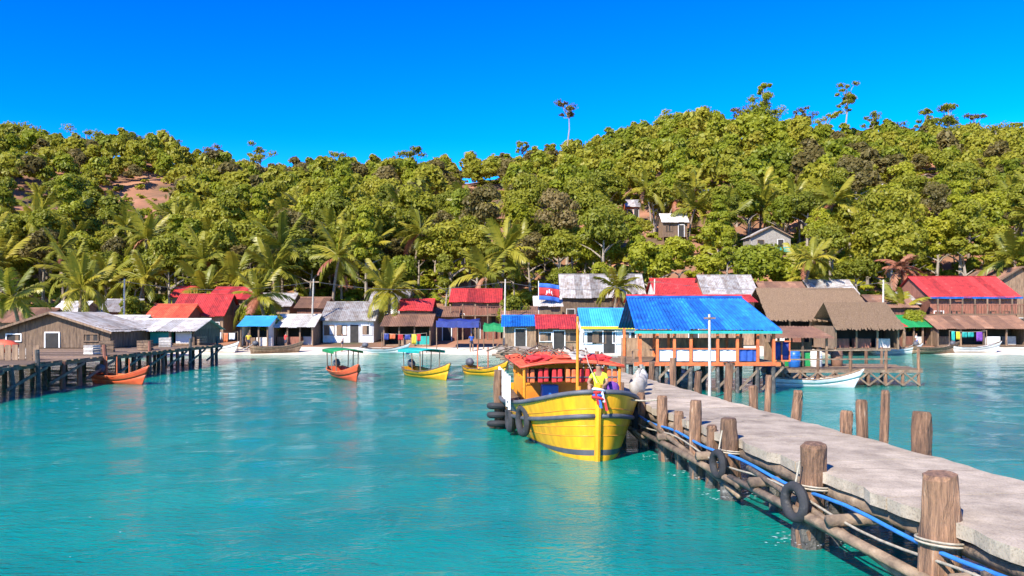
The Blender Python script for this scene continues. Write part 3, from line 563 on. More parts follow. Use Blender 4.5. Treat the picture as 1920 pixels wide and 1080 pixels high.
for i in range(6): x = -hw+.6+i*1.05; MB().beam((x, -.36, .15), (x+1.0, -.36, 1.2), .05, .1).build('brace', M['beam'], SH)
for px0, px1, mt in ((1236, 1292, 'cloth_white'), (1299, 1342, 'cloth_white'), (1350, 1380, 'cloth_white'), (1386, 1418, 'cloth_blue')):
    x0, x1 = [(p-960)/F*(sd-.3)-(SX0+SX1)/2 for p in (px0, px1)]; z1 = fz_+.62
    MB().grid([[(x0+(x1-x0)*j/8, -.30+.03*math.sin(j*1.9), z) for j in range(9)] for z in (fz_+.08, (z1+fz_)/2, z1)]).build('side_panel', M[mt], SH, solid=.012)
    MB().box(((x0+x1)/2, -.34, z1+.03), (x1-x0+.1, .07, .06)).build('rail', M['orange'], SH)
MB().box((0, 4.95, fz_+.5), (hw*2-.2, .04, 1.0)).build('back_panel', M['plank'], SH)
for x in (-2.2, 0, 2.2): MB().box((x, 2.8, fz_+.46), (1.7, .45, .06)).box((x-.7, 2.8, fz_+.23), (.07, .4, .42)).box((x+.7, 2.8, fz_+.23), (.07, .4, .42)).build('bench', M['plank'], SH)
# tarp frame at the right end
FR = thing('framed_tarp', 'dark blue tarpaulin in an orange frame right of the blue shelter', 'tarpaulin', ((1471-960)/F*37, 37.4, 1.42)); w_ = 30/F*37
for x in (-w_/2, 0, w_/2): MB().box((x, 0, .45), (.06, .06, .95)).build('upright', M['orange'], FR)
for z in (.02, .93): MB().box((0, -.035, z), (w_+.06, .05, .06)).build('rail', M['orange'], FR)
MB().grid([[(-w_/2+w_*j/10, .05+.025*math.sin(j*2.2+z*3), z) for j in range(11)] for z in (.05, .35, .65, .9)]).build('cloth', M['navy'], FR, smooth=True, solid=.01)
# connecting deck from the pier to the shelter
CP = thing('jetty_platform', 'plank platform on stilts joining the pier to the blue shelter', 'platform', (4.4, 37.2, 0))
for i in range(22): MB().box((-.1+random.uniform(-.05, .05), -.4+i*.22, 1.33), (2.6, .2, .06)).build('plank', M['plank'], CP)
for x in (-1.2, 0, 1.1):
    for y in (-.3, 2, 4): MB().tube([(x, y, -1.4), (x, y, 1.3)], .1, 7, .1).build('stilt', M['wetpost'], CP)

# ---------------------------------------------------------------- right dock with trestles
rd = 40.0; RX0, RX1 = (1462-960)/F*rd, (1728-960)/F*rd
RD = thing('trestle_dock', 'low plank dock on crossed trestles right of the blue shelter', 'dock', ((RX0+RX1)/2, rd, 0)); hw = (RX1-RX0)/2
for i in range(20): MB().box((random.uniform(-.15, .15), i*.21, .86+random.uniform(-.01, .01)), (hw*2+random.uniform(-.2, .2), .19, .06)).build('plank', M['plank'], RD)
for y in (0, 4): MB().beam((-hw, y-.05, .76), (hw, y-.05, .76), .12, .14).build('bearer', M['beam'], RD)
for i in range(9):
    x = -hw+.15+(2*hw-.3)*i/8; top = 1.9 if i % 2 == 0 else .8
    MB().tube([(x, -.05, -1.4), (x+random.uniform(-.06, .06), -.05, top)], [.1, .075], 7, .1).build('post', M['post'], RD); MB().tube([(x, 4, -1.4), (x, 4, 1.8)], [.1, .08], 7, .1).build('post', M['post'], RD)
    if i < 8: x2 = x+(2*hw-.3)/8; MB().beam((x, -.12, .05), (x2, -.12, .72), .05, .08).build('brace', M['beam'], RD); MB().beam((x2, -.16, .05), (x, -.16, .72), .05, .08).build('brace', M['beam'], RD)
for z in (1.35, 1.8): MB().beam((-hw, -.1, z), (hw*.55, -.1, z+.03), .05, .07).build('rail', M['beam'], RD)
for i, (x, y, c, lb) in enumerate([(-2.4, 1.2, 'plastic_blue', 'blue barrel on the trestle dock'), (-1.2, 1.4, 'white', 'white barrel on the trestle dock'), (.2, 2.2, 'rust', 'rusty barrel at the middle of the trestle dock')]):
    B_ = thing('barrel', lb, 'barrel', ((RX0+RX1)/2+x, rd+y, .89)); MB().tube([(0, 0, 0), (0, 0, .02), (0, 0, .3), (0, 0, .6), (0, 0, .85)], [.27, .29, .3, .3, .27], 14).build('drum', M[c], B_, smooth=True)
    for z in (.3, .58): MB().torus((0, 0, z), .3, .018, (0, 0, 1), 16, 6).build('hoop', M[c], B_)
DH = thing('dock_hut', 'small open dock hut with a rusty tin roof beside the shelter', 'hut', ((1510-960)/F*41, 41.4, .9)); hwd = 1.25
for x in (-hwd, 0, hwd):
    for y in (0, 2.2): MB().box((x, y, .8), (.1, .1, 1.6)).build('post', M['plank'], DH)
sheet_plane(DH, (-hwd-.3, -.4, 1.5), (hwd+.3, -.4, 1.5), (hwd+.3, 2.6, 2.05), (-hwd-.3, 2.6, 2.05), M['rust']); MB().box((0, 2.1, .6), (2*hwd, .04, 1.2)).build('back_wall', M['plank'], DH)
MB().box((0, .5, .35), (1.8, .6, .7)).build('counter', M['green'], DH, bevel=.02)

# ---------------------------------------------------------------- boats
def hull_fn(Ln, B, sheer, keel, bow_pow=.55, stern=.75, flare=.30, rake=.6, full=.42):
    def pt(t, v, s):                                   # t 0 bow..1 stern, v 0 keel..1 sheer, s side
        hb = B/2*min(1, (max(t, 0)/.42)**bow_pow if t < .42 else 1)*(1 if t < .7 else 1-(1-stern)*((t-.7)/.3)**2)
        zk = keel(t); zs = sheer(t); z = zk+(zs-zk)*v
        prof = (v**full)*(1-flare)+flare*v
        y = Ln*t - rake*max(0, 1-t/.35)*(v**1.1)
        return Vector((s*hb*prof, y, z))
    return pt
def strip(pt, v0, v1, s, name, mt, parent, n=26, m=3, out=0, solid=.03, t0=0, t1=1):
    P = []
    for k_ in range(m+1):
        v = v0+(v1-v0)*k_/m; row = []
        for i in range(n+1):
            t = t0+(t1-t0)*(i/n)**1.9; p = pt(t, v, s); p.x += s*out; row.append(p)
        P.append(row)
    return MB().grid(P if s > 0 else [r_[::-1] for r_ in P]).build(name, mt, parent, smooth=True, solid=solid)
bl = P3(1119, 864, 19.62); ang = math.atan2(.085, 1)
YB = thing('wooden_boat', 'large bright yellow wooden boat moored bow-on beside the pier', 'boat', (bl.x, bl.y, 0), ang)
pt = hull_fn(10.4, 3.95, lambda t: .98+.72*max(0, 1-t/.5)**1.9+.25*max(0, t-.7), lambda t: -.5+.06*(1-t), .36, .70, .30, .22, .13)
vs = [0, .36, .50, .62, .72, .815]
for s in (-1, 1):
    for i in range(5): strip(pt, vs[i]-(.006 if i else 0), vs[i+1], s, 'hull_plank', M['hull'], YB, out=.008-.0015*i, solid=0)
    for v_ in vs[2:]: MB().tube([pt(t, v_, s)+Vector((s*.004, 0, 0)) for t in np.linspace(.002, 1, 50)**1.6], .011, 5).build('plank_seam', M['cab'], YB)
    strip(pt, .81, 1.0, s, 'bulwark', M['hull'], YB, out=.001, t1=.33, solid=0); strip(pt, .81, 1.0, s, 'bulwark', M['band'], YB, out=.002, t0=.32, solid=0)
    MB().tube([pt(t, .73, s)+Vector((s*.03, 0, 0)) for t in np.linspace(0, 1, 60)**1.6], .06, 8).build('rub_rail', M['band'], YB, smooth=True)
    MB().tube([pt(t, 1.0, s)+Vector((s*.01, 0, .02)) for t in np.linspace(.0, 1, 60)**1.6], .06, 8).build('gunwale', M['band'], YB, smooth=True)
    strip(pt, .27, .335, s, 'waterline_stripe', M['band'], YB, out=.012, m=1, solid=0)
MB().tube([pt(0, v, 1)+Vector((0, -.03, 0)) for v in np.linspace(0, 1, 8)]+[pt(0, 1, 1)+Vector((0, -.08, .22))], [.08]*8+[.09], 8).build('stem_post', M['hull'], YB)
MB().grid([[pt(1, v, s*u) if False else Vector((pt(1, v, 1).x*u, pt(1, v, 1).y, pt(1, v, 1).z)) for u in np.linspace(-1, 1, 7)] for v in np.linspace(0, 1, 5)]).build('transom', M['hull'], YB, solid=.04)
MB().grid([[Vector((pt(t, .82, 1).x*u*.97, pt(t, .82, 1).y, pt(t, .84, 1).z-.02)) for u in np.linspace(-1, 1, 5)] for t in np.linspace(.02, 1, 20)]).build('deck', M['plank'], YB, solid=.03)
MB().add([pt(.1, .98, 1), pt(.1, .98, -1), pt(.1, .98, -1)+Vector((0, .12, 0)), pt(.1, .98, 1)+Vector((0, .12, 0))], [(0, 1, 2, 3)]).build('bow_thwart', M['band'], YB, solid=.1)
for x in (-.22, .22): MB().tube([(x, 1.3, 1.0), (x, 1.3, 1.72)], .06, 8).build('bollard', M['cab'], YB)
MB().tube([(-.5, 1.3, 1.55), (.5, 1.3, 1.55)], .045, 8).build('bollard_bar', M['cab'], YB)
# cabin (front wall with openings), roof canopy on posts
cz0, cz1, cy0, cy1, cw = .85, 1.98, 4.9, 9.2, 1.22
MB().box((0, cy0, cz0+.32), (cw*2, .06, .64)).build('cabin_front', M['cab'], YB)
MB().box((0, cy0-.03, 1.52), (cw*2+.04, .08, .1)).build('window_sill', M['cab'], YB)
for x in np.linspace(-cw, cw, 5): MB().box((x, cy0, 1.72), (.1, .08, .56)).build('window_post', M['cab'], YB)
for i in range(4): x = -cw+cw/2*(i+.5); MB().box((x, cy0+.06, 1.74), (cw/2-.1, .015, .42)).build('window_pane', M['dark'], YB)  # cabin's inner shade painted as dark sheets in the openings
for s in (-1, 1):
    MB().box((s*cw, (cy0+cy1)/2, cz0+.35), (.06, cy1-cy0, .7)).build('cabin_side', M['cab'], YB)
    for y in np.linspace(cy0, cy1, 6): MB().box((s*cw, y+.01, 1.75), (.09, .09, .5)).build('side_post', M['cab'], YB)
MB().box((0, cy1, 1.4), (cw*2, .05, 1.1)).build('cabin_back', M['cab'], YB)
rf = MB().grid([[(x, y, 2.07+.14*(1-(x/1.5)**2)) for x in np.linspace(-1.55, 1.55, 11)] for y in np.linspace(cy0-1.2, cy1+.5, 9)]).build('roof', M['orred'], YB, smooth=True, solid=.06)
for y in np.arange(cy0-1.1, cy1+.5, .55): MB().tube([(x, y, 2.115+.14*(1-(x/1.5)**2)) for x in np.linspace(-1.55, 1.55, 9)], .025, 6).build('batten', M['orred'], rf)
for s in (-1, 1): MB().tube([(s*1.4, cy0-1.1, .95), (s*1.42, cy0-1.1, 2.1)], .045, 8).build('awning_post', M['cab'], YB)
nb = MB()
for i in range(26):
    x, y = random.uniform(-1.2, 1.2), random.uniform(cy0-.9, cy1); l = random.uniform(1, 3); a = random.gauss(0, .35)
    nb.tube([(x, y, 2.27), (x+math.sin(a)*l*.5, y+math.cos(a)*l*.5, 2.33+random.uniform(0, .2)), (x+math.sin(a)*l, min(y+math.cos(a)*l, cy1+.6), 2.27)], random.uniform(.015, .03), 5)
nb.build('stacked_poles', M['beam'], YB)
for i, (x, y) in enumerate([(-.9, 4.3), (-.3, 4.2), (.2, 4.4), (.8, 4.2), (-.6, 5.6), (.5, 6)]): MB().blob((x, y, 2.27), (.42, .34, .13), 16, 8, .3).build('roof_bundle', M[('cloth_red', 'orred', 'sack')[i % 3]], YB)
for i in range(7): x = -1.25+i*.41; jk = MB().box((x-.085, cy0-1.0, 1.80), (.15, .10, .40), taper=.8).box((x+.085, cy0-1.0, 1.80+random.uniform(-.03, .03)), (.15, .10, .40), taper=.8).build('life_jacket', M['cloth_red' if i % 3 else 'orange'], YB, bevel=.03); MB().box((x, cy0-1.06, 1.76), (.33, .02, .035)).build('strap', M['band'], jk)
MB().tube([(.12, 3.6, .9), (.13, 3.6, 3.55)], [.05, .035], 8).build('mast', M['cab'], YB)
MB().tube([(.12, 3.6, 3.4), (.08, 1.6, 2.3), (0, -.2, 1.85)], .012, 5).build('stay', M['rope'], YB)
wr = MB()
for z in (1.25, 1.5, 1.75): wr.beam((-1.95, 3.0, z), (-1.9, 7.0, z), .05, .16)
for y in np.arange(3.0, 7.1, .8): wr.box((-1.92, y, 1.4), (.07, .09, .95))
wr.build('side_rail', M['white'], YB, label='white slatted rail on the port side')
MB().box((-.55, 4.7, 1.2), (.5, .4, .55)).build('blue_box', M['plastic_blue'], YB, bevel=.04)
for t, vv, Rr in ((.26, .66, .36), (.42, .6, .30), (.50, .55, .30), (.57, .6, .30), (.66, .55, .3)):
    p = pt(t, vv, -1); hang_tyre(YB, (p.x-.13, p.y, p.z+.05), (1, .25 if t < .3 else .05, 0), Rr, .105, (p.x-.05, p.y, pt(t, 1, -1).z))
for t in (.2, .34): p = pt(t, .7, 1); hang_tyre(YB, (p.x+.12, p.y, p.z), (1, -.2, 0), .26, .09, (p.x+.04, p.y, pt(t, 1, 1).z))
for i, (c, z) in enumerate([('cloth_red', 1.70), ('cloth_blue', 1.62), ('cloth_white', 1.76), ('cloth_red', 1.55)]):
    p = pt(0, 1, 1); MB().torus((p.x, p.y+.0, z), .12+.01*i, .035, (.1*i, .2, 1), 14, 6).build('bow_garland', M[c], YB, smooth=True)
    MB().grid([[(p.x-.12+.07*i+.02*j, p.y-.13, z-.28*j/3) for j in range(4)], [(p.x-.06+.07*i+.02*j, p.y-.14, z-.28*j/3) for j in range(4)]]).build('garland_ribbon', M[c], YB, solid=.01)
# mooring ropes
MR = lambda a, b, sag: [Vector(a).lerp(Vector(b), u)-Vector((0, 0, sag*4*u*(1-u))) for u in np.linspace(0, 1, 14)]
q = YB.location+Vector((-.05*1, 1.4, 1.5)); c = PO+DIR*along(19.7)+PERP*-.26
rp = MB().tube(MR((bl.x+.3, bl.y+1.2, 1.58), (c.x, c.y, 1.5), .1), .022, 6).build('mooring_rope', M['rope'], smooth=True); prop(rp, 'pale mooring rope from the yellow bow to a pier post', 'rope')
# mooring pile left of the boat
mp_ = P3(934, 760, 25.2); PP = thing('mooring_post', 'rough mooring post with old tyres left of the yellow boat', 'post', (mp_.x, 25.2, 0))
MB().tube([(0, 0, -1.5), (.03, 0, .4), (-.02, 0, 1.3), (0, 0, 1.85)], [.16, .15, .135, .12], 10, .08).build('trunk', M['post'], PP)
for z in (.15, .42, .7): MB().torus((0, 0, z), .27, .1, (.1*z, .15, 1), 18, 8).build('tyre', M['rubber'], PP, smooth=True)
# small boats
def small_boat(label, px, py, d, rz, Ln, B, hm, cm, canopy=True, name='longtail_boat', poles=None, high=1.0):
    o = P3(px, py, d); T = thing(name, label, 'boat', (o.x, d, 0), rz)
    f = hull_fn(Ln, B, lambda t: .42*high+.55*high*max(0, 1-t/.45)**2+.12*max(0, t-.75)*4, lambda t: -.2+.1*(1-t), .75, .55, .3, .5)
    for s in (-1, 1):
        strip(f, 0, .62, s, 'hull_plank', M[hm], T, 18); strip(f, .60, 1, s, 'hull_plank', M[hm], T, 18, out=.012)
        MB().tube([f(t, 1, s) for t in np.linspace(0, 1, 24)], .035, 6).build('gunwale', M['plank'] if hm != 'redhull' else M['orange'], T)
    MB().grid([[Vector((f(t, .55, 1).x*u*.95, f(t, .55, 1).y, f(t, .55, 1).z)) for u in (-1, 0, 1)] for t in np.linspace(.03, 1, 12)]).build('floor', M['plank'], T, solid=.02)
    MB().grid([[Vector((f(1, v, 1).x*u, Ln, f(1, v, 1).z)) for u in (-1, 0, 1)] for v in (0, .4, 1)]).build('transom', M[hm], T, solid=.03)
    for t in (.25, .45, .65): p = f(t, .85, 1); MB().box((0, p.y, p.z), (2*p.x, .2, .04)).build('thwart', M['plank'], T)
    if canopy:
        zc = 1.55
        for s in (-1, 1):
            for y in (Ln*.4, Ln*.62, Ln*.85): MB().tube([(s*B*.4, y, .3), (s*B*.42, y, zc)], .03, 6).build('canopy_post', M['plank'], T)
        MB().grid([[(x, y, zc+.1*(1-(x/(B*.55))**2)) for x in np.linspace(-B*.55, B*.55, 7)] for y in np.linspace(Ln*.34, Ln*.92, 5)]).build('canopy', M[cm], T, smooth=True, solid=.03)
        for s in (-1, 1): MB().box((s*B*.55, Ln*.63, zc-.05), (.02, Ln*.58, .14)).build('canopy_valance', M[cm], T)
    for x, y, z in (poles or []): MB().tube([(x, y, .2), (x, y, z)], .035, 6).build('pole', M['orange'], T)
    MB().blob((0, Ln*.9, .75), (.22, .3, .25), 8, 6).build('engine', M['band'], T, smooth=True); MB().tube([(0, Ln*.95, .7), (.15, Ln*1.18, .1)], .03, 6).build('propeller_shaft', M['tin'], T)
    return T
small_boat('small boat with red hull and green canopy lying off the beach', 668, 716, 42.5, R(24), 5.6, 1.5, 'redhull', 'green')
small_boat('small yellow boat with teal canopy lying off the beach', 836, 712, 43.5, R(34), 4.6, 1.5, 'hull', 'teal')
small_boat('small open yellow boat with two orange poles', 942, 704, 46, R(44), 3.2, 1.2, 'hull', 'teal', False, poles=[(-.3, .9, 1.7), (.3, 2.5, 1.8)])
small_boat('low vermilion boat beside the stilted wharf', 266, 720, 41, R(66), 3.4, 1.15, 'redhull', 'green', False, poles=[(0, .9, 1.3), (0, 1.8, 1.4), (.2, 2.8, 1.4)])
small_boat('grey-white boat moored under the blue shelter', 1322, 712, 41, R(10), 4.6, 1.4, 'white', 'whiteroof', True)
small_boat('open pale boat moored between shelter and dock', 1432, 706, 43, R(-40), 4.4, 1.3, 'white', 'teal', False)
small_boat('white skiff moored against the trestle dock', 1600, 716, 39, R(72), 4.2, 1.2, 'white', 'teal', False)
for i, (px, d, rz, mt, lb) in enumerate([(1720, 72.5, 80, 'white', 'white skiff hauled up on the right beach'), (1790, 73, 96, 'plank', 'brown skiff hauled up on the right beach'), (1868, 72.8, 84, 'white', 'pale skiff hauled up near the right edge'), (440, 72.6, 75, 'white', 'white skiff hauled up on the left beach'), (560, 72.8, 100, 'plank', 'brown skiff drawn up below the white-roofed stall'), (760, 72.8, 84, 'white', 'white skiff drawn up below the rusty stall')]):
    b_ = small_boat(lb, px, 660, d, R(rz), 4.2, 1.2, mt, 'teal', False, 'beached_skiff'); b_.location.z = float(ground(b_.location.x, d))+.1

# ---------------------------------------------------------------- person on the foredeck
def person(name, label, loc, rz, J, mats):
    pts = {k_: Vector(v[:3]) for k_, v in J.items()}; names = list(J); me = bpy.data.meshes.new('body')
    E_ = [('pelvis', 'waist'), ('waist', 'chest'), ('chest', 'neck'), ('neck', 'head'), ('head', 'crown'), ('chest', 'ls'), ('ls', 'le'), ('le', 'lw'), ('lw', 'lh'), ('chest', 'rs'), ('rs', 're'), ('re', 'rw'), ('rw', 'rh'), ('pelvis', 'lhip'), ('lhip', 'lk'), ('lk', 'la'), ('la', 'lt'), ('pelvis', 'rhip'), ('rhip', 'rk'), ('rk', 'ra'), ('ra', 'rt')]
    me.from_pydata([tuple(pts[n_]) for n_ in names], [(names.index(a), names.index(b_)) for a, b_ in E_], [])
    tmp = link('body', me); tmp.modifiers.new('skin', 'SKIN'); sv = me.skin_vertices[0].data
    for i, n_ in enumerate(names): r_ = J[n_][3]; sv[i].radius = (r_, r_); sv[i].use_root = n_ == 'pelvis'
    sb = tmp.modifiers.new('smooth', 'SUBSURF'); sb.levels = 2; sb.render_levels = 2
    dg = bpy.context.evaluated_depsgraph_get(); m2 = bpy.data.meshes.new_from_object(tmp.evaluated_get(dg)); bpy.data.objects.remove(tmp)
    m2.materials.clear()
    for x in mats: m2.materials.append(x)
    seg = {'pelvis': 2, 'lhip': 2, 'rhip': 2, 'waist': 1, 'chest': 1, 'ls': 1, 'rs': 1}
    for p in m2.polygons:
        c_ = p.center; n_ = min(names, key=lambda k_: (pts[k_]-c_).length); p.material_index = seg.get(n_, 0)
        if n_ == 'crown' or (n_ == 'head' and (c_-pts['head']).y > .02): p.material_index = 3
        p.use_smooth = True
    o = link(name, m2); o.location = loc; o.rotation_euler = (0, 0, rz); return prop(o, label, 'person')
J = dict(pelvis=(0, 0, .14, .13), waist=(0, -.03, .30, .125), chest=(0, -.07, .50, .145), neck=(0, -.10, .66, .055), head=(0, -.13, .76, .085), crown=(0, -.12, .86, .075),
         ls=(-.18, -.07, .57, .06), le=(-.25, -.22, .38, .045), lw=(-.17, -.40, .32, .032), lh=(-.13, -.47, .31, .035), rs=(.18, -.07, .57, .06), re=(.26, -.20, .38, .045), rw=(.20, -.38, .30, .032), rh=(.16, -.45, .29, .035),
         lhip=(-.10, -.04, .11, .095), lk=(-.17, -.42, .33, .065), la=(-.15, -.48, -.02, .042), lt=(-.15, -.62, -.05, .038), rhip=(.10, -.04, .11, .095), rk=(.17, -.42, .30, .065), ra=(.16, -.50, -.04, .042), rt=(.16, -.64, -.07, .038))
pb = Vector((bl.x+.26, bl.y+1.75, 1.42))
MB().box((.35, 1.85, 1.2), (.6, .4, .38)).build('bow_seat', M['plank'], YB, bevel=.02)
person('person', 'person in a yellow-green shirt sitting on the bow of the yellow boat', pb, R(-20), J, [M['skin'], M['shirt'], M['shorts'], M['hair']])
pc = thing('cloth_bundle', 'purple cloth bundle beside the seated person on the bow', 'bundle', (bl.x+.62, bl.y+1.85, 1.3)); MB().blob((0, 0, .24), (.19, .2, .26), 10, 8, .12).build('cloth', M['purple'], pc, smooth=True)

# ---------------------------------------------------------------- vegetation
def crown_pts(R_, H_, nb_, nl, leaf, flat=.55, seed=0):
    g_ = np.random.default_rng(seed); C_, N_ = [], []
    per = nl//nb_
    for i in range(nb_):
        a = g_.uniform(0, 2*np.pi); q_ = g_.uniform(0, 1)**.6; z = g_.uniform(-.35, 1)
        rr_ = R_*.68*q_*math.sqrt(max(.08, 1-max(z, 0)**2)); c_ = np.array([rr_*math.cos(a), rr_*math.sin(a), z*H_*.5]); r_ = R_*g_.uniform(.24, .44)
        d_ = g_.normal(size=(per, 3)); d_[:, 2] = np.abs(d_[:, 2])*1.1-.35; d_ /= np.linalg.norm(d_, axis=1, keepdims=True)
        C_.append(c_+d_*r_*np.array([1, 1, .75])*g_.uniform(.8, 1.08, (per, 1))); N_.append(d_+g_.normal(size=(per, 3))*.5+np.array([0, 0, .25]))
    C_ = np.concatenate(C_); N_ = np.concatenate(N_); return leafquads(C_, N_, leaf*g_.uniform(.6, 1.35, len(C_)))
def limb_mesh(h, R_, seed, trunk_r=.26):
    random.seed(seed); b = MB(); top = (random.uniform(-.4, .4), random.uniform(-.4, .4), h)
    b.tube([(0, 0, -1), (top[0]*.3, top[1]*.3, h*.45), top], [trunk_r, trunk_r*.75, trunk_r*.4], 6)
    for i in range(5):
        a = random.uniform(0, 6.28); z = h*random.uniform(.5, .95); l = R_*random.uniform(.5, .85)
        b.tube([(top[0]*z/h, top[1]*z/h, z), (math.cos(a)*l*.5, math.sin(a)*l*.5, z+l*.35), (math.cos(a)*l, math.sin(a)*l, z+l*.55)], [trunk_r*.4, trunk_r*.25, .03], 5)
    return b.mesh('trunk', M['bark'])
KIND = []
for i, (R_, H_, h, nb_, nl, lf, mt) in enumerate([(3.2, 5.6, 4.2, 26, 4200, .22, 'leafA'), (3.9, 5.0, 5.0, 30, 4800, .22, 'leafA'), (2.4, 6.8, 4.6, 22, 3600, .20, 'leafA'), (3.4, 5.2, 3.8, 26, 4200, .22, 'leafB'), (2.5, 5.8, 4.0, 20, 3400, .21, 'leafB'), (2.9, 5.0, 5.4, 16, 2100, .21, 'leafC'), (3.6, 3.6, 6.4, 18, 3000, .22, 'leafA'), (2.2, 7.6, 5.0, 20, 3200, .20, 'leafB')]):
    V = crown_pts(R_, H_, nb_, nl, lf, seed=20+i)
    KIND.append((quads('crown', V+np.array([0, 0, h+H_*.25]), M[mt]), limb_mesh(h, R_, 50+i)))
random.seed(11)
SOIL = [(60, 385, 75, 30), (255, 375, 85, 28), (395, 425, 30, 24), (905, 372, 55, 18), (950, 420, 30, 20), (1290, 436, 60, 16), (1190, 405, 32, 20), (380, 458, 30, 14), (1740, 350, 40, 14)]
def clear(X, Y, z):
    for hx, hy in HUTXY:
        if abs(X-hx*Y/hy) < HUTW.get((hx, hy), 1)+2.2 and hy-22 < Y < hy+6: return False
    px = 960+X/Y*F
    for hh in (1, 4, 8):
        py = HY-(z+hh-CH)/Y*F
        if any(((px-a)/c_)**2+((py-b_)/d_)**2 < 1 for a, b_, c_, d_ in SOIL): return False
    return True
pts_ = []; cell = {}
for _ in range(26000):
    Y = math.sqrt(random.uniform(98**2, 272**2)); X = random.uniform(-.74, .74)*Y; md = 3.5+.008*(Y-100)
    k_ = (int(X//6), int(Y//6))
    if any((X-a)**2+(Y-b_)**2 < md*md for i in (-1, 0, 1) for j in (-1, 0, 1) for a, b_ in cell.get((k_[0]+i, k_[1]+j), [])): continue
    z = float(ground(X, Y))
    if not clear(X, Y, z): continue
    cell.setdefault(k_, []).append((X, Y)); pts_.append((X, Y, z))
pts_.sort(key=lambda p: p[1])
def kindpick(X, Y):
    px = 960+X/Y*F; r_ = random.random()
    if 1080 < px < 1500 and r_ < .7: return random.choice((3, 4, 7))  # more bright foliage here, painting sunlight onto this stretch of ridge
    if r_ < .15: return 5
    if r_ < .45: return random.choice((3, 4, 7))
    return random.choice((0, 1, 2, 6))
NEAR = 290
def KC(k_): return 2 if k_ == 5 else 1 if k_ in (3, 4, 7) else 0
for i, (X, Y, z) in enumerate(pts_[:NEAR]):
    k_ = kindpick(X, Y); t_ = thing('forest_tree', ('bushy mid-green tree in the forest on the lower hillside', 'bright yellow-green tree in the forest on the lower hillside', 'sparse olive-brown tree in the forest on the lower hillside')[KC(k_)], 'tree', (X, Y, z-.2), random.uniform(0, 6.28), ('mid-green hillside trees', 'yellow-green hillside trees', 'olive hillside trees')[KC(k_)])
    s = random.uniform(.62, 1.25); t_.scale = (s*random.uniform(.9, 1.12), s, s*random.uniform(.85, 1.2)); link('crown', KIND[k_][0], t_); link('trunk', KIND[k_][1], t_)
base = [crown_pts(R_, H_, nb_, 820, lf, seed=90+i) for i, (R_, H_, nb_, lf) in enumerate([(3.3, 5.4, 18, .44), (4.0, 5.0, 22, .46), (2.5, 6.6, 16, .42), (3.0, 4.4, 14, .42), (2.2, 7.4, 14, .42)])]
far = {'leafA': [], 'leafB': [], 'leafC': []}
for X, Y, z in pts_[NEAR:]:
    k_ = kindpick(X, Y); V = random.choice(base); s = random.uniform(.7, 1.3); a = random.uniform(0, 6.28); ca, sa = math.cos(a)*s, math.sin(a)*s
    W_ = V @ np.array([[ca, sa, 0], [-sa, ca, 0], [0, 0, s*random.uniform(.9, 1.25)]]) + np.array([X, Y, z+4.4*s])
    far[('leafA', 'leafB', 'leafC')[KC(k_)]].append(W_)
for k_, nm, lb in (('leafA', 'distant_forest', 'mid-green mass of far trees up to the ridge'), ('leafB', 'distant_forest', 'sunlit yellow-green mass of far trees on the ridge'), ('leafC', 'distant_forest', 'olive-brown far trees scattered through the ridge forest')):  # the yellow-green mass carries the ridge's sunlight in its leaf colour
    prop(link(nm, quads(nm, np.concatenate(far[k_]), M[k_])), lb, 'forest', None, 'stuff')
print('TREES', len(pts_))
# undergrowth
U = []; sh = crown_pts(1.5, 1.8, 5, 90, .36, seed=5)
for _ in range(4600):
    Y = math.sqrt(random.uniform(88**2, 262**2)) if random.random() < .6 else random.uniform(88, 135); X = random.uniform(-.74, .74)*Y; z = float(ground(X, Y))
    if not clear(X, Y, z-2) and random.random() < .5: continue
    s = random.uniform(.5, 1.3); a = random.uniform(0, 6.28); ca, sa = math.cos(a)*s, math.sin(a)*s
    if any(abs(X-hx*Y/hy) < 2.6 and hy-5 < Y < hy+3 for hx, hy in HUTXY): continue
    U.append(sh @ np.array([[ca, sa, 0], [-sa, ca, 0], [0, 0, s]]) + np.array([X, Y, z+.4*s]))
prop(link('undergrowth', quads('undergrowth', np.concatenate(U), M['leafB'])), 'low green undergrowth covering the hillside', 'undergrowth', None, 'stuff')
# tall emergent trees on the skyline
def emergent(label, px, ytop, d, cw_, nl, kind='leafA', tiers=None):
    X = (px-960)/F*d; z = float(ground(X, d)); top = CH+(HY-ytop)/F*d; h = max(5, top-z); Rr = cw_/2/F*d
    T = thing('emergent_tree', label, 'tree', (X, d, z)); b = MB(); lx = random.uniform(-.3, .3)
    b.tube([(0, 0, -1), (lx*.5-.4, 0, h*.35), (lx*.5+.35, .1, h*.62), (lx, 0, h*.95)], [.32, .25, .19, .07], 7); V = []; tiers = tiers or [(1, 1)]
    for f_, w_ in tiers:
        zc = h*f_-Rr*.5*w_
        for j in range(max(6, int(12*w_))):
            a = random.uniform(0, 6.28); q_ = random.uniform(.15, .85)*Rr*w_; c_ = np.array([lx*f_+q_*math.cos(a)*1.15, q_*math.sin(a), zc+random.uniform(-.75, .5)*Rr*w_]); cs = random.uniform(.55, 1.15)
            b.tube([(lx*f_*.9, 0, zc-Rr*.9*w_), tuple(c_*np.array([.6, .6, 1])-np.array([0, 0, Rr*.3*w_])), tuple(c_)], [.10, .07, .03], 5)
            d_ = rng.normal(size=(nl//5, 3)); d_ /= np.linalg.norm(d_, axis=1, keepdims=True)
            V.append(leafquads(c_+d_*Rr*w_*np.array([.40, .40, .24])*cs*rng.uniform(.3, 1.1, (len(d_), 1)), d_+rng.normal(size=d_.shape)*.6+np.array([0, 0, .3]), np.full(len(d_), .34)*rng.uniform(.6, 1.3, len(d_))))
    link('crown', quads('crown', np.concatenate(V), M[kind]), T); b.build('trunk', M['bark'], T)
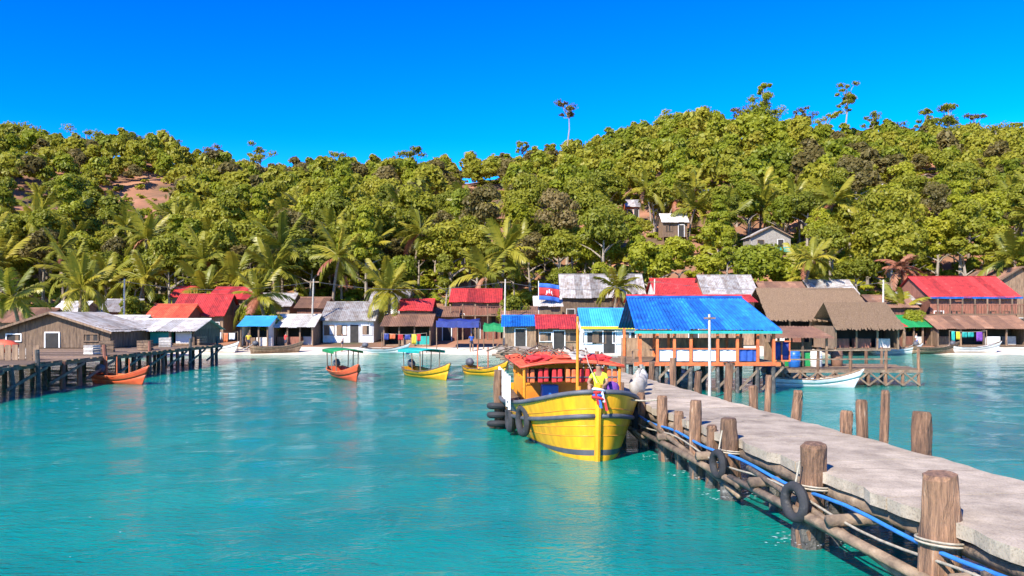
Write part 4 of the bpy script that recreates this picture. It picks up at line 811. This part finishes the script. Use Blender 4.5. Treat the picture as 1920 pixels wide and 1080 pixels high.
for a in [('lone slender tree with a small round crown standing above the central saddle', 1065, 190, 250, 44, 330, 'leafC'),
          ('tallest tree with stacked crowns on the sunlit ridge', 1430, 160, 255, 72, 900, 'leafB', [(1, .5), (.86, .75), (.70, 1.0), (.5, .7)]),
          ('tall thin tree with an open top right of the stacked tree', 1588, 155, 258, 60, 480, 'leafA', [(1, .8), (.86, .6), (.72, .5)]),
          ('umbrella-crowned tree on the ridge right of the stacked tree', 1508, 202, 255, 42, 300, 'leafC'),
          ('small-crowned tree left of the stacked tree on the ridge', 1380, 198, 258, 40, 250, 'leafC'),
          ('broad tall tree crowning the right ridge', 1780, 198, 250, 96, 900, 'leafA', [(1, .6), (.8, .9), (.6, 1.0)]),
          ('slim tree between the two tall trees of the right ridge', 1690, 230, 255, 50, 350, 'leafC'),
          ('slim bare-trunked tree beside the open-topped tree', 1636, 212, 258, 38, 260, 'leafA'),
          ('leafy tree low at the far right of the ridge', 1872, 238, 250, 70, 500, 'leafA'),
          ('crooked tree standing above the left ridge end', 325, 260, 250, 36, 300, 'leafC'),
          ('round-crowned tree in the dip of the left ridge', 402, 266, 250, 46, 420, 'leafC'),
          ('spreading tree in the dip right of the round-crowned tree', 486, 270, 252, 50, 420, 'leafA'),
          ('pale tree above the left saddle', 625, 284, 252, 46, 400, 'leafA'),
          ('dense tree above the middle saddle', 775, 278, 250, 54, 480, 'leafA'),
          ('narrow tree left of the lone slender tree', 980, 268, 252, 30, 260, 'leafA'),
          ('leafy tree at the far left of the ridge', 28, 232, 248, 70, 520, 'leafA'),
          ('leafy tree near the left of the ridge', 160, 240, 250, 84, 560, 'leafA'),
          ('bushy tree at the right end of the left ridge', 255, 250, 250, 60, 460, 'leafA'),
          ('airy tall tree left of the broad tall tree', 1738, 206, 256, 46, 420, 'leafA', [(1, .7), (.8, 1.0)]), ('flat-topped tree just right of the umbrella-crowned tree', 1546, 214, 257, 46, 380, 'leafA', [(1, .9), (.75, .6)]), ('ragged tree right of the broad tall tree', 1826, 214, 254, 58, 480, 'leafC', [(1, .8), (.7, 1.0)]),
          ('ragged tall tree at the right edge of the ridge', 1905, 232, 252, 52, 420, 'leafA', [(1, .8), (.75, .9)]), ('spindly tree between the small-crowned and stacked trees', 1404, 208, 257, 34, 300, 'leafA'), ('leaning tree left of the sunlit ridge top', 1240, 206, 256, 60, 520, 'leafB', [(1, .8), (.7, 1.0)]), ('rounded tree on the top of the sunlit ridge', 1310, 204, 256, 66, 560, 'leafB', [(1, .8), (.7, 1.0)]),
          ('tall pale-trunked tree on the right slope', 1462, 232, 225, 44, 420, 'leafC', [(1, .9), (.7, .6)])]: emergent(*a)
# coconut palms
def frond_mesh(Ln, droop, mt, nlf=17):
    b = MB(); sp = []
    for i in range(9):
        t_ = i/8; sp.append(Vector((Ln*(t_-.12*droop*t_*t_), 0, Ln*(.38*t_-droop*.72*t_*t_))))
    b.tube(sp, [.045*(1-.85*i/8) for i in range(9)], 4)
    for k_ in range(nlf):
        t_ = .12+.86*k_/(nlf-1); i = min(7, int(t_*8)); p = sp[i].lerp(sp[i+1], t_*8-i); d_ = (sp[i+1]-sp[i]).normalized(); l = Ln*.30*math.sin(math.pi*(.12+.80*t_))**.6
        for s in (-1, 1):
            e = p+d_*l*.55+Vector((0, s*l*.72, -l*random.uniform(.25, .6))); m_ = p.lerp(e, .5)+Vector((0, 0, l*.10)); w_ = d_*.085
            b.add([p-w_, p+w_, m_+w_*1.1, e, m_-w_*1.1], [(0, 1, 2, 4), (4, 2, 3)])
    return b.mesh('frond', mt)
FRO = [frond_mesh(random.uniform(2.9, 3.8), dr+random.uniform(-.1, .1), M['palm'], 19) for dr in (.3, .4, .55, .65, .8, .9, 1.05, 1.25)]; DEAD = [frond_mesh(2.8, dr, M['deadpalm']) for dr in (.7, 1.1, 1.4)]
def palm(label, X, Y, h, lean, group=None, dead=False, s=1):
    z = float(ground(X, Y)); T = thing('coconut_palm', label, 'palm tree', (X, Y, z-.2), random.uniform(0, 6.28), group); b = MB(); tip = (lean, 0, h)
    b.tube([(lean*(i/6)**2, 0, h*i/6) for i in range(7)], [.26, .19, .17, .155, .145, .135, .13], 8); b.build('trunk', M['ptrunk'], T, smooth=True)
    n = random.randint(15, 19)
    for i in range(n):
        u = i/n; o = link('frond', random.choice(DEAD) if dead or (u > .9 and random.random() < .4) else FRO[min(7, int(u*8))], T); o.location = tip; q_ = s*random.uniform(.75, 1.12); o.scale = (q_, q_*random.uniform(.6, 1.1), q_)
        o.rotation_euler = (random.uniform(-.55, .55), -.95*(1-u)+.55*u+random.uniform(-.25, .25), i*2.4+random.uniform(-.45, .45))
    if not dead:
        for i in range(3): MB().blob((lean+.22*math.cos(i*2.1), .22*math.sin(i*2.1), h-.28), (.15, .15, .18), 6, 4, .05).build('coconut', M['rust'], T, smooth=True)
PL = []
for _ in range(4000):
    if len(PL) >= 92: break
    Y = random.uniform(89, 138); X = random.uniform(-.7, .7)*Y; px = 960+X/Y*F
    if px > 1100 and random.random() < .55: continue
    if any((X-a)**2+(Y-b_)**2 < 10 for a, b_ in PL) or any(abs(X-hx*Y/hy) < 3 and Y < hy for hx, hy in HUTXY): continue
    PL.append((X, Y))
for X, Y in PL:
    palm('green-gold coconut palm rising behind the beach houses', X, Y, random.uniform(4.6, 9.0), random.uniform(.2, 2.0), 'coconut palms behind the village', s=random.uniform(.95, 1.4))
X = (1693-960)/F*90; palm('dead palm with hanging red-brown fronds left of the red balcony house', X, 90, zz(492, 90)-float(ground(X, 90))-.6, .2, dead=True, s=1.05)
for px, d, lb, h in ((500, 80, 'leafy palm growing beside the pale blue stall', 4.8), (730, 82, 'palm leaning over the rusty stall', 5.2), (1150, 88, 'palm standing behind the light blue roof', 5.4), (40, 70, 'palm at the left edge behind the plank shack', 5.0), (145, 74, 'palm behind the plank shack gable', 5.6), (1705, 80, 'low palm beside the green stall', 3.4)):
    palm(lb, (px-960)/F*d, d, h, .8)
# village shrubs
for px, d, lb, s in ((505, 78, 'bright green shrub beside the pale blue stall', 1.0), (480, 82, 'yellow-green shrub right of the balcony house', 1.2), (1712, 79, 'yellow-green shrub behind the green stall', 1.1), (250, 80, 'dark shrub behind the white-roofed shack', 1.3), (960, 82, 'shrub behind the blue-roofed shed', 1.3)):
    X = (px-960)/F*d; t_ = thing('shrub', lb, 'shrub', (X, d, float(ground(X, d)))); o = link('foliage', KIND[3 if s < 1.25 else 0][0], t_); o.scale = (.45*s,)*3; o.location = (0, 0, -.6); MB().tube([(0, 0, 0), (.1, 0, 1.2)], [.08, .04], 6).build('stem', M['bark'], t_)

# ---------------------------------------------------------------- people on the beach, washing lines, foam
J2 = dict(pelvis=(0, 0, .92, .13), waist=(0, 0, 1.08, .12), chest=(0, 0, 1.30, .14), neck=(0, 0, 1.47, .055), head=(0, -.01, 1.58, .085), crown=(0, 0, 1.68, .075),
         ls=(-.19, 0, 1.38, .06), le=(-.24, .03, 1.10, .045), lw=(-.23, -.06, .86, .032), lh=(-.22, -.09, .78, .036), rs=(.19, 0, 1.38, .06), re=(.25, .02, 1.12, .045), rw=(.22, -.12, .93, .032), rh=(.20, -.18, .88, .036),
         lhip=(-.10, 0, .86, .10), lk=(-.12, -.03, .48, .065), la=(-.12, .02, .08, .045), lt=(-.13, -.14, .03, .04), rhip=(.10, 0, .86, .10), rk=(.13, -.06, .48, .065), ra=(.13, .0, .08, .045), rt=(.14, -.16, .03, .04))
for px, d, a, sh_, pn, lb in ((884, 73.4, .4, 'cloth_blue', 'shorts', 'person in a blue shirt standing on the beach by the navy tarpaulin'), (642, 73.6, -1.2, 'cloth_white', 'shorts', 'person in a white shirt standing before the grey-roofed house'),
        (536, 73.8, 2.4, 'cloth_red', 'shorts', 'person in a red shirt standing on the left beach'), (1718, 74.2, .9, 'cloth_white', 'cloth_blue', 'person in white standing near the green stall'), (466, 73.9, .2, 'yellowp', 'shorts', 'person in a yellow shirt beside the pale blue stall')):
    X = (px-960)/F*d; person('person', lb, (X, d, float(ground(X, d))+.0), a, J2, [M['skin'], M[sh_], M[pn], M['hair']])
for px0, px1, d, lb in ((292, 344, 72.6, 'washing line of coloured clothes beside the orange-red house'), (404, 446, 73.2, 'washing line hung with clothes left of the pale blue stall'), (716, 800, 73.4, 'washing line of coloured clothes before the rusty stall'), (1780, 1850, 74.0, 'washing line of clothes before the brown right-hand stall')):
    w = (px1-px0)/F*d; X = ((px0+px1)/2-960)/F*d; g0 = float(ground(X, d)); T = thing('washing_line', lb, 'washing line', (X, d, g0))
    for x in (-w/2, w/2): MB().tube([(x, 0, -.1), (x, 0, 1.9)], .035, 6).build('pole', M['plank'], T)
    MB().tube([(-w/2+w*i/10, 0, 1.85-.12*math.sin(math.pi*i/10)) for i in range(11)], .012, 5).build('line', M['rope'], T)
    x = -w/2+.2
    while x < w/2-.5:
        ww = random.uniform(.3, .6); hh = random.uniform(.45, .95); zt = 1.83-.12*math.sin(math.pi*(x+w/2)/w)
        MB().grid([[(x+ww*j/5, -.02+.03*math.sin(j*1.7+k_), zt-hh*k_/4) for j in range(6)] for k_ in range(5)]).build('garment', M[random.choice(['cloth_red', 'cloth_blue', 'cloth_white', 'purple', 'yellowp', 'teal', 'orange', 'navy'])], T, smooth=True, solid=.01)
        x += ww+random.uniform(.04, .25)
mf = mat('sea_foam', (.78, .82, .82), (.6, .68, .68), 9, .8, 0)
V = []
def fleck(x, y, s_):
    a = random.uniform(-.4, .4); c_, n_ = math.cos(a), math.sin(a); l, w = s_*random.uniform(.8, 2.2), s_*random.uniform(.25, .6)
    V.append([(x-l*c_, y-l*n_, .09), (x+w*n_, y-w*c_, .09), (x+l*c_, y+l*n_, .09), (x-w*n_, y+w*c_, .09)])
for y, x0 in [(9.43, -.08), (12.4, -.08), (15.6, -.08), (17.5, -.08), (19.7, -.08), (6.4, -.08), (12.4, .2), (15.6, .3)]:
    for _ in range(34):
        c_ = PO+DIR*along(y)+PERP*x0; a = random.uniform(0, 6.28); r_ = .26+abs(random.gauss(0, .22)); fleck(c_.x+r_*math.cos(a)*1.3, c_.y+r_*math.sin(a), random.uniform(.012, .035))
for _ in range(90): X = random.uniform(-20, 22); Y = random.uniform(10, 60); fleck(X, Y, random.uniform(.01, .03)*Y/18)
prop(link('sea_foam', quads('sea_foam', np.array(V), mf)), 'small white foam flecks around the posts and on the sea', 'foam', None, 'stuff')
